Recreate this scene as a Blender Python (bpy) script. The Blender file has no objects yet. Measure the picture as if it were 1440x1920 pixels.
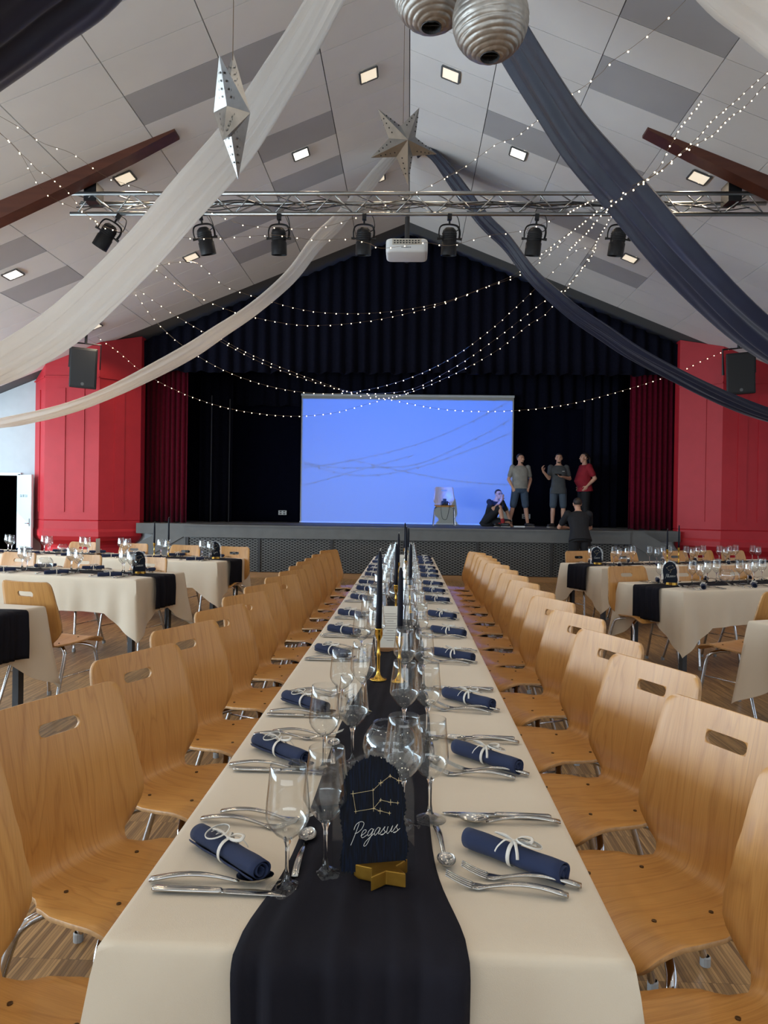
import bpy, bmesh, math, random
from mathutils import Vector, Matrix, noise
rng = random.Random(7)
PI = math.pi
R = math.radians
S = bpy.context.scene
COL = S.collection
# ---------------------------------------------------------------- camera, world, lights, exposure
cd = bpy.data.cameras.new('camera'); cam = bpy.data.objects.new('camera', cd); COL.objects.link(cam)
S.camera = cam
cd.sensor_fit = 'HORIZONTAL'; cd.sensor_width = 36.0; cd.lens = 1340 / 1440 * 36.0
cd.clip_start = 0.05; cd.clip_end = 200
_y = Vector((46, 7, -1340)).normalized()
_z = Vector((0.015, 1, 0)); _z = (_z - _y * _z.dot(_y)).normalized()
_x = _y.cross(_z)
CAMPOS = Vector((0.07, 0, 1.405))
cam.matrix_world = Matrix.Translation(CAMPOS) @ Matrix((_x, _y, _z)).to_4x4()

S.view_settings.view_transform = 'Standard'
S.view_settings.look = 'None'
S.view_settings.gamma = 1.0
S.view_settings.use_curve_mapping = False
S.view_settings.exposure = -0.40
cy = S.cycles
cy.use_denoising = True
cy.max_bounces = 10; cy.diffuse_bounces = 4; cy.glossy_bounces = 4
cy.transmission_bounces = 8; cy.transparent_max_bounces = 48
cy.caustics_reflective = False; cy.caustics_refractive = False
cy.sample_clamp_indirect = 6.0

w = bpy.data.worlds.new('world'); S.world = w; w.use_nodes = True
bg = w.node_tree.nodes['Background']
bg.inputs[0].default_value = (0.62, 0.78, 1.0, 1); bg.inputs[1].default_value = 1.6

def area(name, loc, rot, sx, sy, power, color, spread=180):
    l = bpy.data.lights.new(name, 'AREA'); l.shape = 'RECTANGLE'; l.size = sx; l.size_y = sy
    l.energy = power; l.color = color; l.spread = R(spread)
    o = bpy.data.objects.new(name, l); o.location = loc; o.rotation_euler = rot; COL.objects.link(o); return o
# daylight through the windows of the two long walls
COOL = (0.70, 0.87, 1.0)
area('window_daylight_left', (-10.4, 2.5, 1.75), (R(116), 0, R(-90)), 13.0, 1.9, 1500, COOL)
area('window_daylight_front_left', (-10.4, 11.9, 1.85), (R(105), 0, R(-90)), 3.4, 1.9, 300, COOL)
area('window_daylight_right', (10.4, 2.5, 1.75), (R(116), 0, R(90)), 13.0, 1.9, 90, COOL)
area('rear_fill_light', (0, -7.4, 2.0), (R(110), 0, 0), 12.0, 3.0, 480, (0.85, 0.94, 1.0))  # added fill lamp, unseen; the rear wall has no window opening
sl = bpy.data.lights.new('sun', 'SUN'); sl.energy = 3.0; sl.angle = R(0.6); sl.color = (1.0, 0.96, 0.88)
so = bpy.data.objects.new('sun', sl); COL.objects.link(so)
so.rotation_euler = Vector((0.7, 0.6, -0.42)).to_track_quat('-Z', 'Y').to_euler()

# ---------------------------------------------------------------- helpers
def lin(c):
    c = c / 255.0
    return c / 12.92 if c <= 0.04045 else ((c + 0.055) / 1.055) ** 2.4
def rgb(r, g, b): return (lin(r), lin(g), lin(b), 1)
def bs(m): return m.node_tree.nodes['Principled BSDF']
def mat(name, col, rough=0.5, metal=0.0, **k):
    m = bpy.data.materials.new(name); m.use_nodes = True; b = bs(m)
    b.inputs['Base Color'].default_value = col; b.inputs['Roughness'].default_value = rough
    b.inputs['Metallic'].default_value = metal
    for kk, v in k.items(): b.inputs[kk.replace('_', ' ')].default_value = v
    return m
def nd(m, t, **k):
    n = m.node_tree.nodes.new(t)
    for a, v in k.items():
        if a.startswith('i_'):
            key = a[2:].replace('_', ' ')
            n.inputs[key if not key.isdigit() else int(key)].default_value = v
        else: setattr(n, a, v)
    return n
def lk(m, a, ao, b, bi): m.node_tree.links.new(a.outputs[ao], b.inputs[bi])
def ramp(m, stops):
    n = nd(m, 'ShaderNodeValToRGB'); e = n.color_ramp.elements
    while len(e) < len(stops): e.new(0.5)
    for i, (p, c) in enumerate(stops): e[i].position = p; e[i].color = c
    return n
def noisy(name, c1, c2, scale=8, rough=0.6, metal=0, bump=0.0, stretch=(1, 1, 1), detail=4, coord='Object', **k):
    """Two-tone noise material with optional bump."""
    m = mat(name, c1, rough, metal, **k)
    tc = nd(m, 'ShaderNodeTexCoord'); mp = nd(m, 'ShaderNodeMapping'); mp.inputs['Scale'].default_value = stretch
    lk(m, tc, coord, mp, 0)
    nz = nd(m, 'ShaderNodeTexNoise', i_Scale=scale, i_Detail=detail); lk(m, mp, 0, nz, 'Vector')
    rp = ramp(m, [(0.3, c1), (0.7, c2)]); lk(m, nz, 'Fac', rp, 0); lk(m, rp, 0, bs(m), 'Base Color')
    if bump:
        bp = nd(m, 'ShaderNodeBump', i_Strength=bump, i_Distance=0.01); lk(m, nz, 'Fac', bp, 'Height'); lk(m, bp, 0, bs(m), 'Normal')
    return m

class MB:
    """Collects vertices and faces; build() links them as ONE mesh object."""
    def __init__(s): s.v = []; s.f = []; s.mi = []; s.uv = {}; s.cur = 0
    def add(s, vs, fs):
        b = len(s.v); s.v += [tuple(p) for p in vs]
        for f in fs: s.f.append(tuple(b + i for i in f)); s.mi.append(s.cur)
        return b
    def box(s, cx, cy_, cz, sx, sy, sz, rz=0.0, M=None):
        vs = []
        for dx in (-.5, .5):
            for dy in (-.5, .5):
                for dz in (-.5, .5): vs.append(Vector((dx * sx, dy * sy, dz * sz)))
        Q = Matrix.Translation((cx, cy_, cz)) @ Matrix.Rotation(rz, 4, 'Z')
        if M: Q = M @ Q
        s.add([Q @ p for p in vs], [(0, 1, 3, 2), (4, 6, 7, 5), (0, 4, 5, 1), (2, 3, 7, 6), (0, 2, 6, 4), (1, 5, 7, 3)])
    def prism(s, poly, z0, z1, M=None):
        n = len(poly); M = M or Matrix()
        vs = [M @ Vector((x, y, z0)) for x, y in poly] + [M @ Vector((x, y, z1)) for x, y in poly]
        s.add(vs, [tuple(range(n - 1, -1, -1)), tuple(range(n, 2 * n))] + [(i, (i + 1) % n, n + (i + 1) % n, n + i) for i in range(n)])
    def lathe(s, prof, n=24, M=None, cap=True):
        M = M or Matrix(); vs = []
        for r, z in prof:
            for i in range(n):
                a = 2 * PI * i / n; vs.append(M @ Vector((r * math.cos(a), r * math.sin(a), z)))
        fs = []
        for j in range(len(prof) - 1):
            for i in range(n):
                k = (i + 1) % n; fs.append((j * n + i, j * n + k, (j + 1) * n + k, (j + 1) * n + i))
        if cap:
            fs.append(tuple(range(n - 1, -1, -1))); fs.append(tuple((len(prof) - 1) * n + i for i in range(n)))
        s.add(vs, fs)
    def sweep(s, pts, rs, n=8, up=(0, 0, 1), cap=True):
        """Elliptical sections along a path; rs: one (side, up) radius pair per point, or a number."""
        pts = [Vector(p) for p in pts]; N = len(pts)
        if isinstance(rs, (int, float)): rs = [(rs, rs)] * N
        rs = [(r, r) if isinstance(r, (int, float)) else r for r in rs]
        if len(rs) != N:   # spread the given radii evenly along the path
            q = []
            for i in range(N):
                x = i / (N - 1) * (len(rs) - 1); k = min(int(x), len(rs) - 2); u = x - k
                q.append((rs[k][0] * (1 - u) + rs[k + 1][0] * u, rs[k][1] * (1 - u) + rs[k + 1][1] * u))
            rs = q
        vs = []; side = None
        for i, p in enumerate(pts):
            t = (pts[min(i + 1, N - 1)] - pts[max(i - 1, 0)]).normalized()
            if side is None:
                u = Vector(up); sd = t.cross(u)
                if sd.length < 1e-3: sd = t.cross(Vector((1, 0, 0)))
                side = sd.normalized()
            else:
                side = (side - t * side.dot(t)).normalized()
            u = side.cross(t)
            for k in range(n):
                a = 2 * PI * k / n
                vs.append(p + side * (math.cos(a) * rs[i][0]) + u * (math.sin(a) * rs[i][1]))
        fs = [(j * n + k, j * n + (k + 1) % n, (j + 1) * n + (k + 1) % n, (j + 1) * n + k) for j in range(N - 1) for k in range(n)]
        if cap: fs += [tuple(range(n - 1, -1, -1)), tuple((N - 1) * n + k for k in range(n))]
        s.add(vs, fs)
    def ball(s, c, rx, ry=None, rz=None, n=10, m=7, M=None):
        ry = ry or rx; rz = rz or rx; vs = []; M = M or Matrix()
        for j in range(1, m):
            th = PI * j / m
            for i in range(n):
                a = 2 * PI * i / n
                vs.append(M @ Vector((c[0] + rx * math.sin(th) * math.cos(a), c[1] + ry * math.sin(th) * math.sin(a), c[2] - rz * math.cos(th))))
        b = len(vs); vs += [M @ Vector((c[0], c[1], c[2] - rz)), M @ Vector((c[0], c[1], c[2] + rz))]
        fs = [(j * n + i, j * n + (i + 1) % n, (j + 1) * n + (i + 1) % n, (j + 1) * n + i) for j in range(m - 2) for i in range(n)]
        fs += [(b, (i + 1) % n, i) for i in range(n)] + [(b + 1, (m - 2) * n + i, (m - 2) * n + (i + 1) % n) for i in range(n)]
        s.add(vs, fs)
    def grid(s, P, nu, nv, closed=False):
        """P(i,j) -> point for i in 0..nu, j in 0..nv"""
        vs = [P(i, j) for i in range(nu + 1) for j in range(nv + 1)]
        w_ = nv + 1
        s.add(vs, [(i * w_ + j, i * w_ + j + 1, (i + 1) * w_ + j + 1, (i + 1) * w_ + j) for i in range(nu) for j in range(nv)])
    def build(s, name, m, parent=None, smooth=False, loc=None, rot=None, angle=None):
        me = bpy.data.meshes.new(name); me.from_pydata(s.v, [], s.f)
        ms = m if isinstance(m, (list, tuple)) else [m]
        for q in ms: me.materials.append(q)
        if len(ms) > 1: me.polygons.foreach_set('material_index', s.mi)
        if smooth: me.polygons.foreach_set('use_smooth', [True] * len(me.polygons))
        me.update()
        if angle:
            me.polygons.foreach_set('use_smooth', [True] * len(me.polygons)); me.set_sharp_from_angle(angle=R(angle))
        o = bpy.data.objects.new(name, me); COL.objects.link(o)
        if parent: o.parent = parent
        if loc: o.location = loc
        if rot: o.rotation_euler = rot
        return o
def bake(o, *mods):
    """Apply modifiers given as (type, {settings}) to object o."""
    for t, kw in mods:
        md = o.modifiers.new(t, t)
        for k, v in kw.items(): setattr(md, k, v)
    dg = bpy.context.evaluated_depsgraph_get(); dg.update()
    me = bpy.data.meshes.new_from_object(o.evaluated_get(dg)); old = o.data
    o.modifiers.clear(); nm = old.name; o.data = me; bpy.data.meshes.remove(old); me.name = nm
    return o
def tag(o, label=None, cat=None, group=None, kind=None):
    if label: o['label'] = label
    if cat: o['category'] = cat
    if group: o['group'] = group
    if kind: o['kind'] = kind
    return o
def thing(name, label, cat, loc=(0, 0, 0), rz=0.0, group=None):
    o = bpy.data.objects.new(name, None); COL.objects.link(o); o.empty_display_size = 0.1
    o.location = loc; o.rotation_euler = (0, 0, rz); return tag(o, label, cat, group)
def struct(o): o['kind'] = 'structure'; return o
def dup(root, label, loc=None, rz=None, group=None, rot=None):
    r = root.copy(); COL.objects.link(r)
    for ch in list(root.children):
        c = ch.copy(); COL.objects.link(c); c.parent = r
        for g in list(ch.children):
            d = g.copy(); COL.objects.link(d); d.parent = c
    r['label'] = label
    if group: r['group'] = group
    if loc is not None: r.location = loc
    if rz is not None: r.rotation_euler = (0, 0, rz)
    if rot is not None: r.rotation_euler = rot
    return r
class Kind:
    """First call places the prototype itself, later calls place copies."""
    def __init__(s, root): s.r = root; s.used = False
    def put(s, label, loc, rz=0.0, group=None, rot=None):
        if not s.used:
            s.used = True; r = s.r; r['label'] = label
            if group: r['group'] = group
            r.location = loc; r.rotation_euler = rot if rot is not None else (0, 0, rz); return r
        return dup(s.r, label, loc, rz if rot is None else None, group, rot)
ORD = ['first', 'second', 'third', 'fourth', 'fifth', 'sixth', 'seventh', 'eighth', 'ninth', 'tenth', 'eleventh', 'twelfth', 'thirteenth', 'fourteenth', 'fifteenth', 'sixteenth']
def catmull(P, n=8):
    P = [Vector(p) for p in P]; out = []
    for i in range(len(P) - 1):
        p0 = P[max(i - 1, 0)]; p1 = P[i]; p2 = P[i + 1]; p3 = P[min(i + 2, len(P) - 1)]
        for k in range(n):
            t = k / n
            out.append(0.5 * ((2 * p1) + (p2 - p0) * t + (2 * p0 - 5 * p1 + 4 * p2 - p3) * t * t + (3 * p1 - p0 - 3 * p2 + p3) * t ** 3))
    out.append(P[-1]); return out
def pt(u, v, Y):
    """world point at depth Y seen at photo pixel (u, v): used to read real positions off the photograph"""
    d = cam.matrix_world.to_3x3() @ Vector(((u - 720) / 1340, -(v - 960) / 1340, -1)); return CAMPOS + d * (Y / d.y)

# ---------------------------------------------------------------- materials
def cloth_mat(name, c1, c2, weave=900, rough=0.85, bump=0.08, sheen=0.2):
    m = noisy(name, c1, c2, 3.0, rough)
    bs(m).inputs['Sheen Weight'].default_value = sheen
    tc = nd(m, 'ShaderNodeTexCoord'); nz = nd(m, 'ShaderNodeTexNoise', i_Scale=weave, i_Detail=2); lk(m, tc, 'Object', nz, 'Vector')
    nz2 = nd(m, 'ShaderNodeTexNoise', i_Scale=9, i_Detail=3); lk(m, tc, 'Object', nz2, 'Vector')
    ad = nd(m, 'ShaderNodeMath', operation='ADD'); mu = nd(m, 'ShaderNodeMath', operation='MULTIPLY', i_1=6.0)
    lk(m, nz2, 'Fac', mu, 0); lk(m, mu, 0, ad, 0); lk(m, nz, 'Fac', ad, 1)
    bp = nd(m, 'ShaderNodeBump', i_Strength=bump, i_Distance=0.004); lk(m, ad, 0, bp, 'Height'); lk(m, bp, 0, bs(m), 'Normal')
    return m
M_cloth = cloth_mat('cream tablecloth', rgb(214, 199, 177), rgb(219, 205, 184), 700, 0.8, 0.15)
M_runner = cloth_mat('navy gauze', rgb(22, 22, 30), rgb(28, 27, 36), 900, 0.9, 0.2, 0.0)
bs(M_runner).inputs['Specular IOR Level'].default_value = 0.2
M_napkin = cloth_mat('navy napkin', rgb(28, 39, 70), rgb(33, 45, 78), 1500, 0.9, 0.25, 0.05)
M_ribbon = mat('cream ribbon', rgb(222, 216, 206), 0.5)
M_chrome = mat('chrome', rgb(205, 205, 208), 0.12, 1.0)
M_steel = mat('cutlery steel', rgb(190, 188, 184), 0.16, 1.0)
M_black = mat('black plastic', rgb(24, 24, 27), 0.5)
M_blackmetal = noisy('black metal', rgb(20, 20, 23), rgb(30, 30, 33), 20, 0.45, 0.3)
M_alu = noisy('aluminium', rgb(176, 176, 174), rgb(150, 150, 148), 15, 0.35, 1.0, stretch=(0.2, 1, 1))
M_gold = noisy('gold paint', rgb(178, 135, 52), rgb(150, 108, 38), 30, 0.38, 0.75, 0.1)
M_brass = mat('brass', rgb(205, 165, 75), 0.22, 1.0)
M_taper = mat('navy wax', rgb(13, 15, 28), 0.6, Specular_IOR_Level=0.2)
M_wick = mat('wick', rgb(225, 220, 210), 0.9)
M_white = noisy('white paint', rgb(222, 224, 224), rgb(214, 216, 217), 5, 0.6)
M_wallgrey = noisy('pale grey wall paint', rgb(192, 200, 204), rgb(186, 194, 198), 5, 0.7)
M_red = noisy('red paint', rgb(190, 36, 48), rgb(182, 33, 44), 4, 0.55)
M_grey = noisy('grey stage paint', rgb(104, 106, 106), rgb(96, 98, 98), 4, 0.6)
M_dark = noisy('dark grey metal', rgb(58, 58, 60), rgb(50, 50, 52), 10, 0.5, 0.3)
M_tleg = noisy('anthracite table leg', rgb(66, 66, 68), rgb(58, 58, 60), 12, 0.45, 0.4)
M_velour = noisy('black velour', rgb(17, 18, 29), rgb(23, 24, 37), 30, 1.0, Specular_IOR_Level=0.05)
M_redvelvet = noisy('crimson velvet', rgb(96, 10, 34), rgb(82, 7, 28), 20, 0.95, Specular_IOR_Level=0.1, Sheen_Weight=0.06)
M_beam = noisy('varnished beam', rgb(94, 50, 34), rgb(76, 38, 25), 3, 0.45, 0, 0.05, (0.3, 3, 6))
M_paper = mat('paper', rgb(226, 220, 208), 0.8)
M_wire = mat('copper wire', rgb(120, 100, 80), 0.5, 0.6)
M_ink = mat('white ink', rgb(225, 222, 214), 0.6)
M_goldink = mat('pale gold ink', rgb(215, 195, 150), 0.4, 0.3)
M_glide = mat('grey glide', rgb(150, 150, 150), 0.6)
M_screw = mat('dark rivet', rgb(92, 72, 50), 0.4, 0.8)
M_silverpaper = noisy('silver paper', rgb(186, 181, 174), rgb(162, 158, 152), 22, 0.42, 0.75, 0.35)
M_silverstar = noisy('silver foil card', rgb(196, 195, 192), rgb(172, 171, 168), 10, 0.28, 0.9, 0.12)
def emit(name, col, st, sampling='AUTO'):
    m = bpy.data.materials.new(name); m.use_nodes = True; b = bs(m)
    b.inputs['Base Color'].default_value = (0.8, 0.8, 0.8, 1); b.inputs['Emission Color'].default_value = col
    b.inputs['Emission Strength'].default_value = st; m.cycles.emission_sampling = sampling; return m
M_bulb = emit('warm led', (1.0, 0.80, 0.50, 1), 9.0, 'NONE')
M_lampdim = emit('lamp diffuser warm', (1.0, 0.84, 0.60, 1), 1.0, 'NONE')
M_lampbright = emit('lamp diffuser white', (1.0, 0.93, 0.80, 1), 4.0, 'NONE')

def thin_glass(name, gloss=0.75, tint=(0.988, 0.993, 0.991, 1), edge=(0.72, 0.75, 0.74, 1), ior=1.45):
    m = bpy.data.materials.new(name); m.use_nodes = True; nt = m.node_tree; nt.nodes.remove(bs(m))
    out = nt.nodes['Material Output']
    lw = nd(m, 'ShaderNodeLayerWeight', i_Blend=0.5)
    rp = ramp(m, [(0.0, tint), (0.75, tint), (0.98, edge)]); lk(m, lw, 'Facing', rp, 0)
    tr = nd(m, 'ShaderNodeBsdfTransparent'); lk(m, rp, 0, tr, 0)
    gl = nd(m, 'ShaderNodeBsdfGlossy', i_Roughness=0.02)
    pw = nd(m, 'ShaderNodeMath', operation='POWER', i_1=4.0); lw2 = nd(m, 'ShaderNodeLayerWeight', i_Blend=0.5); lk(m, lw2, 'Facing', pw, 0)
    fr = nd(m, 'ShaderNodeMath', operation='MULTIPLY_ADD', i_1=gloss, i_2=0.03 + 0.04 * gloss); lk(m, pw, 0, fr, 0)
    mx = nd(m, 'ShaderNodeMixShader'); lk(m, fr, 0, mx, 0); lk(m, tr, 0, mx, 1); lk(m, gl, 0, mx, 2); lk(m, mx, 0, out, 0)
    return m
M_glass = thin_glass('clear drinking glass')
M_stem = mat('glass stem', (1, 1, 1, 1), 0.0, 0.0, Transmission_Weight=1.0, IOR=1.46)
M_acrylic = thin_glass('clear acrylic', 0.08, (0.96, 0.97, 0.97, 1), (0.7, 0.72, 0.72, 1))
M_tagacr = thin_glass('tag acrylic', 0.3, (0.80, 0.82, 0.84, 1), (0.6, 0.6, 0.6, 1))

# beech plywood: grain along v of the shell's UVs, shifted per chair
M_wood = mat('beech plywood', rgb(196, 146, 92), 0.36, Coat_Weight=0.12, Coat_Roughness=0.25)
_m = M_wood
_uv = nd(_m, 'ShaderNodeUVMap'); _oi = nd(_m, 'ShaderNodeObjectInfo')
_mul = nd(_m, 'ShaderNodeMath', operation='MULTIPLY', i_1=37.0); lk(_m, _oi, 'Random', _mul, 0)
_cx = nd(_m, 'ShaderNodeCombineXYZ'); lk(_m, _mul, 0, _cx, 0); lk(_m, _mul, 0, _cx, 1)
_va = nd(_m, 'ShaderNodeVectorMath', operation='ADD'); lk(_m, _uv, 0, _va, 0); lk(_m, _cx, 0, _va, 1)
_mp = nd(_m, 'ShaderNodeMapping'); _mp.inputs['Scale'].default_value = (6, 0.75, 1); lk(_m, _va, 0, _mp, 0)
_n1 = nd(_m, 'ShaderNodeTexNoise', i_Scale=1.0, i_Detail=3, i_Distortion=0.8); lk(_m, _mp, 0, _n1, 'Vector')
_w1 = nd(_m, 'ShaderNodeMath', operation='MULTIPLY', i_1=11.0); lk(_m, _n1, 'Fac', _w1, 0)
_w2 = nd(_m, 'ShaderNodeMath', operation='FRACT'); lk(_m, _w1, 0, _w2, 0)
_r1 = ramp(_m, [(0.0, rgb(166, 112, 56)), (0.12, rgb(190, 136, 72)), (0.8, rgb(201, 149, 84)), (1.0, rgb(170, 117, 60))]); lk(_m, _w2, 0, _r1, 0)
_mp2 = nd(_m, 'ShaderNodeMapping'); _mp2.inputs['Scale'].default_value = (420, 9, 1); lk(_m, _va, 0, _mp2, 0)
_n2 = nd(_m, 'ShaderNodeTexNoise', i_Scale=1.0, i_Detail=2); lk(_m, _mp2, 0, _n2, 'Vector')
_mp3 = nd(_m, 'ShaderNodeMapping'); _mp3.inputs['Scale'].default_value = (5, 0.5, 1); lk(_m, _va, 0, _mp3, 0)
_n3 = nd(_m, 'ShaderNodeTexNoise', i_Scale=1.0, i_Detail=2); lk(_m, _mp3, 0, _n3, 'Vector')
_mx = nd(_m, 'ShaderNodeMixRGB', blend_type='MULTIPLY', i_Fac=0.45); _r2 = ramp(_m, [(0.35, (0.72, 0.66, 0.58, 1)), (0.6, (1, 1, 1, 1))]); lk(_m, _n2, 'Fac', _r2, 0)
_mxa = nd(_m, 'ShaderNodeMixRGB', i_Fac=0.45); _r3 = ramp(_m, [(0.3, rgb(188, 133, 69)), (0.7, rgb(204, 151, 86))]); lk(_m, _n3, 'Fac', _r3, 0)
lk(_m, _r1, 0, _mxa, 1); lk(_m, _r3, 0, _mxa, 2); lk(_m, _mxa, 0, _mx, 1); lk(_m, _r2, 0, _mx, 2); lk(_m, _mx, 0, bs(_m), 'Base Color')
M_ply = noisy('plywood edge', rgb(168, 128, 84), rgb(196, 154, 106), 60, 0.5)
# parquet floor: narrow oak strips in square fields of alternating direction
M_floor = mat('oak strip parquet', rgb(130, 98, 66), 0.38)
_m = M_floor; _tc = nd(_m, 'ShaderNodeTexCoord'); _mp = nd(_m, 'ShaderNodeMapping'); _mp.inputs['Rotation'].default_value = (0, 0, R(90)); lk(_m, _tc, 'Object', _mp, 0)
_br = nd(_m, 'ShaderNodeTexBrick', offset=0.0, i_Scale=1.0, i_Mortar_Size=0.0005, i_Bias=0.0, i_Brick_Width=0.24, i_Row_Height=0.0105, i_Color1=rgb(186, 148, 100), i_Color2=rgb(120, 90, 58), i_Mortar=rgb(80, 58, 38))
lk(_m, _mp, 0, _br, 'Vector')
_mp2 = nd(_m, 'ShaderNodeMapping'); _mp2.inputs['Scale'].default_value = (6, 120, 1); lk(_m, _mp, 0, _mp2, 0)
_nz = nd(_m, 'ShaderNodeTexNoise', i_Scale=1.0, i_Detail=3); lk(_m, _mp2, 0, _nz, 'Vector')
_rp = ramp(_m, [(0.3, (0.62, 0.6, 0.56, 1)), (0.7, (1.1, 1.08, 1.05, 1))]); lk(_m, _nz, 'Fac', _rp, 0)
_mx = nd(_m, 'ShaderNodeMixRGB', blend_type='MULTIPLY', i_Fac=0.8); lk(_m, _br, 'Color', _mx, 1); lk(_m, _rp, 0, _mx, 2); lk(_m, _mx, 0, bs(_m), 'Base Color')

# ---------------------------------------------------------------- the hall
RZ, RS = 7.14, 0.404                       # ridge height, roof slope
HX, Y0, YF = 10.6, -7.6, 14.6              # half width, rear wall, front wall
def ceil_z(x): return RZ - RS * abs(x)
b = MB(); b.box(0, 5, -0.05, 2 * HX + 0.6, 27, 0.1); struct(b.build('floor', M_floor))
M_tile = noisy('white ceiling panel', rgb(240, 240, 239), rgb(235, 235, 235), 2.0, 0.7)
M_tileg = noisy('grey ceiling panel', rgb(186, 187, 190), rgb(180, 181, 184), 2.0, 0.7)
M_gap = mat('panel joint', rgb(92, 94, 95), 0.8)
GREY = {(-1, -1, 1), (-1, -1, 2), (-1, 2, 1), (-1, 4, 1), (-1, 5, 2), (-1, 2, 5), (-1, 4, 5), (1, -3, 2), (1, -1, 2), (1, 2, 1), (1, 2, 2), (1, 5, 2), (-1, -6, 1), (1, -6, 1), (-1, 7, 2), (1, 7, 3), (-1, -4, 4)}
b = MB(); g = 0.006
for sg in (-1, 1):
    b.cur = 2
    b.add([(0, Y0, RZ + 0.02), (sg * HX, Y0, ceil_z(HX) + 0.02), (sg * HX, YF + 3.6, ceil_z(HX) + 0.02), (0, YF + 3.6, RZ + 0.02)], [(0, 1, 2, 3)])
    for c in range(11):
        x0, x1 = c * 1.04, min((c + 1) * 1.04, HX)
        if x1 - x0 < 0.1: continue
        for r in range(-27, 11):
            y0 = 8.37 + 0.6 * r; y1 = y0 + 0.6
            if y1 > YF + 0.3: continue
            b.cur = 1 if (sg, r, c) in GREY else 0
            xa, xb, ya, yb = sg * (x0 + g), sg * (x1 - g), y0 + g * 0.6, y1 - g * 0.6
            P = [(xa, ya), (xb, ya), (xb, yb), (xa, yb)]
            lo = [(x, y, ceil_z(x)) for x, y in P]; hi = [(x, y, ceil_z(x) + 0.02) for x, y in P]
            b.add(lo + hi, [(0, 1, 2, 3), (0, 4, 5, 1), (1, 5, 6, 2), (2, 6, 7, 3), (3, 7, 4, 0)])
struct(b.build('ceiling', [M_tile, M_tileg, M_gap]))
# side walls with window openings
def wall_x(name, x, wins):
    b = MB(); zt = ceil_z(HX) + 0.05; y = Y0
    for (a, c, z0, z1) in wins:
        b.box(x, (y + a) / 2, zt / 2, 0.2, a - y, zt)
        b.box(x, (a + c) / 2, z0 / 2, 0.2, c - a, z0); b.box(x, (a + c) / 2, (z1 + zt) / 2, 0.2, c - a, zt - z1); y = c
    b.box(x, (y + YF + 0.3) / 2, zt / 2, 0.2, YF + 0.3 - y, zt)
    struct(b.build(name, M_white))
WL = [(-4, 9, 0.8, 2.7), (10.2, 13.6, 0.85, 2.8)]
wall_x('wall_left', -HX - 0.1, WL); wall_x('wall_right', HX + 0.1, [(-4, 9, 0.8, 2.7)])
b = MB()
b.prism([(-HX, 0), (HX, 0), (HX, ceil_z(HX)), (0, RZ), (-HX, ceil_z(HX))], -Y0, -Y0 + 0.2, Matrix.Rotation(R(90), 4, 'X'))
struct(b.build('wall_rear', M_white))
# front wall left and right of the stage, with the door opening on the left
def gable(b, x0, x1, z0, y, th=0.15):
    n = 8; top = [(x0 + (x1 - x0) * i / n) for i in range(n + 1)]
    P = [(x0, z0)] + [(x1, z0)] + [(x, ceil_z(x) + 0.01) for x in reversed(top)]
    b.prism(P, -y - th, -y, Matrix.Rotation(R(90), 4, 'X'))
FW = 14.78
b = MB(); gable(b, -HX, -9.15, 0, FW); gable(b, -9.15, -8.13, 1.98, FW); gable(b, -8.13, -7.4, 0, FW); b.box(-5.9, FW + 0.1, 0.5, 3.2, 0.15, 1.0); struct(b.build('wall_front_left', M_wallgrey))
b = MB(); gable(b, 7.4, HX, 0, FW); b.box(5.9, FW + 0.1, 0.5, 3.2, 0.15, 1.0); struct(b.build('wall_front_right', M_white))
# stage house: dark walls behind and beside the stage
M_stagewall = noisy('black stage wall', rgb(10, 11, 19), rgb(13, 14, 23), 5, 1.0, Specular_IOR_Level=0.05)
b = MB(); b.box(0, 18.0, 3.6, 2 * HX, 0.1, 7.4); struct(b.build('wall_stage_back', M_stagewall))
for sg, nm in ((-1, 'left'), (1, 'right')):
    b = MB(); b.box(sg * (HX + 0.05), 16.45, 1.6, 0.1, 3.3, 3.4); struct(b.build('wall_stage_' + nm, M_stagewall))
    b = MB(); b.box(sg * 7.4, 16.4, 2.6, 0.1, 3.0, 5.2); struct(b.build('trim_stage_' + nm, M_stagewall))
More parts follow.
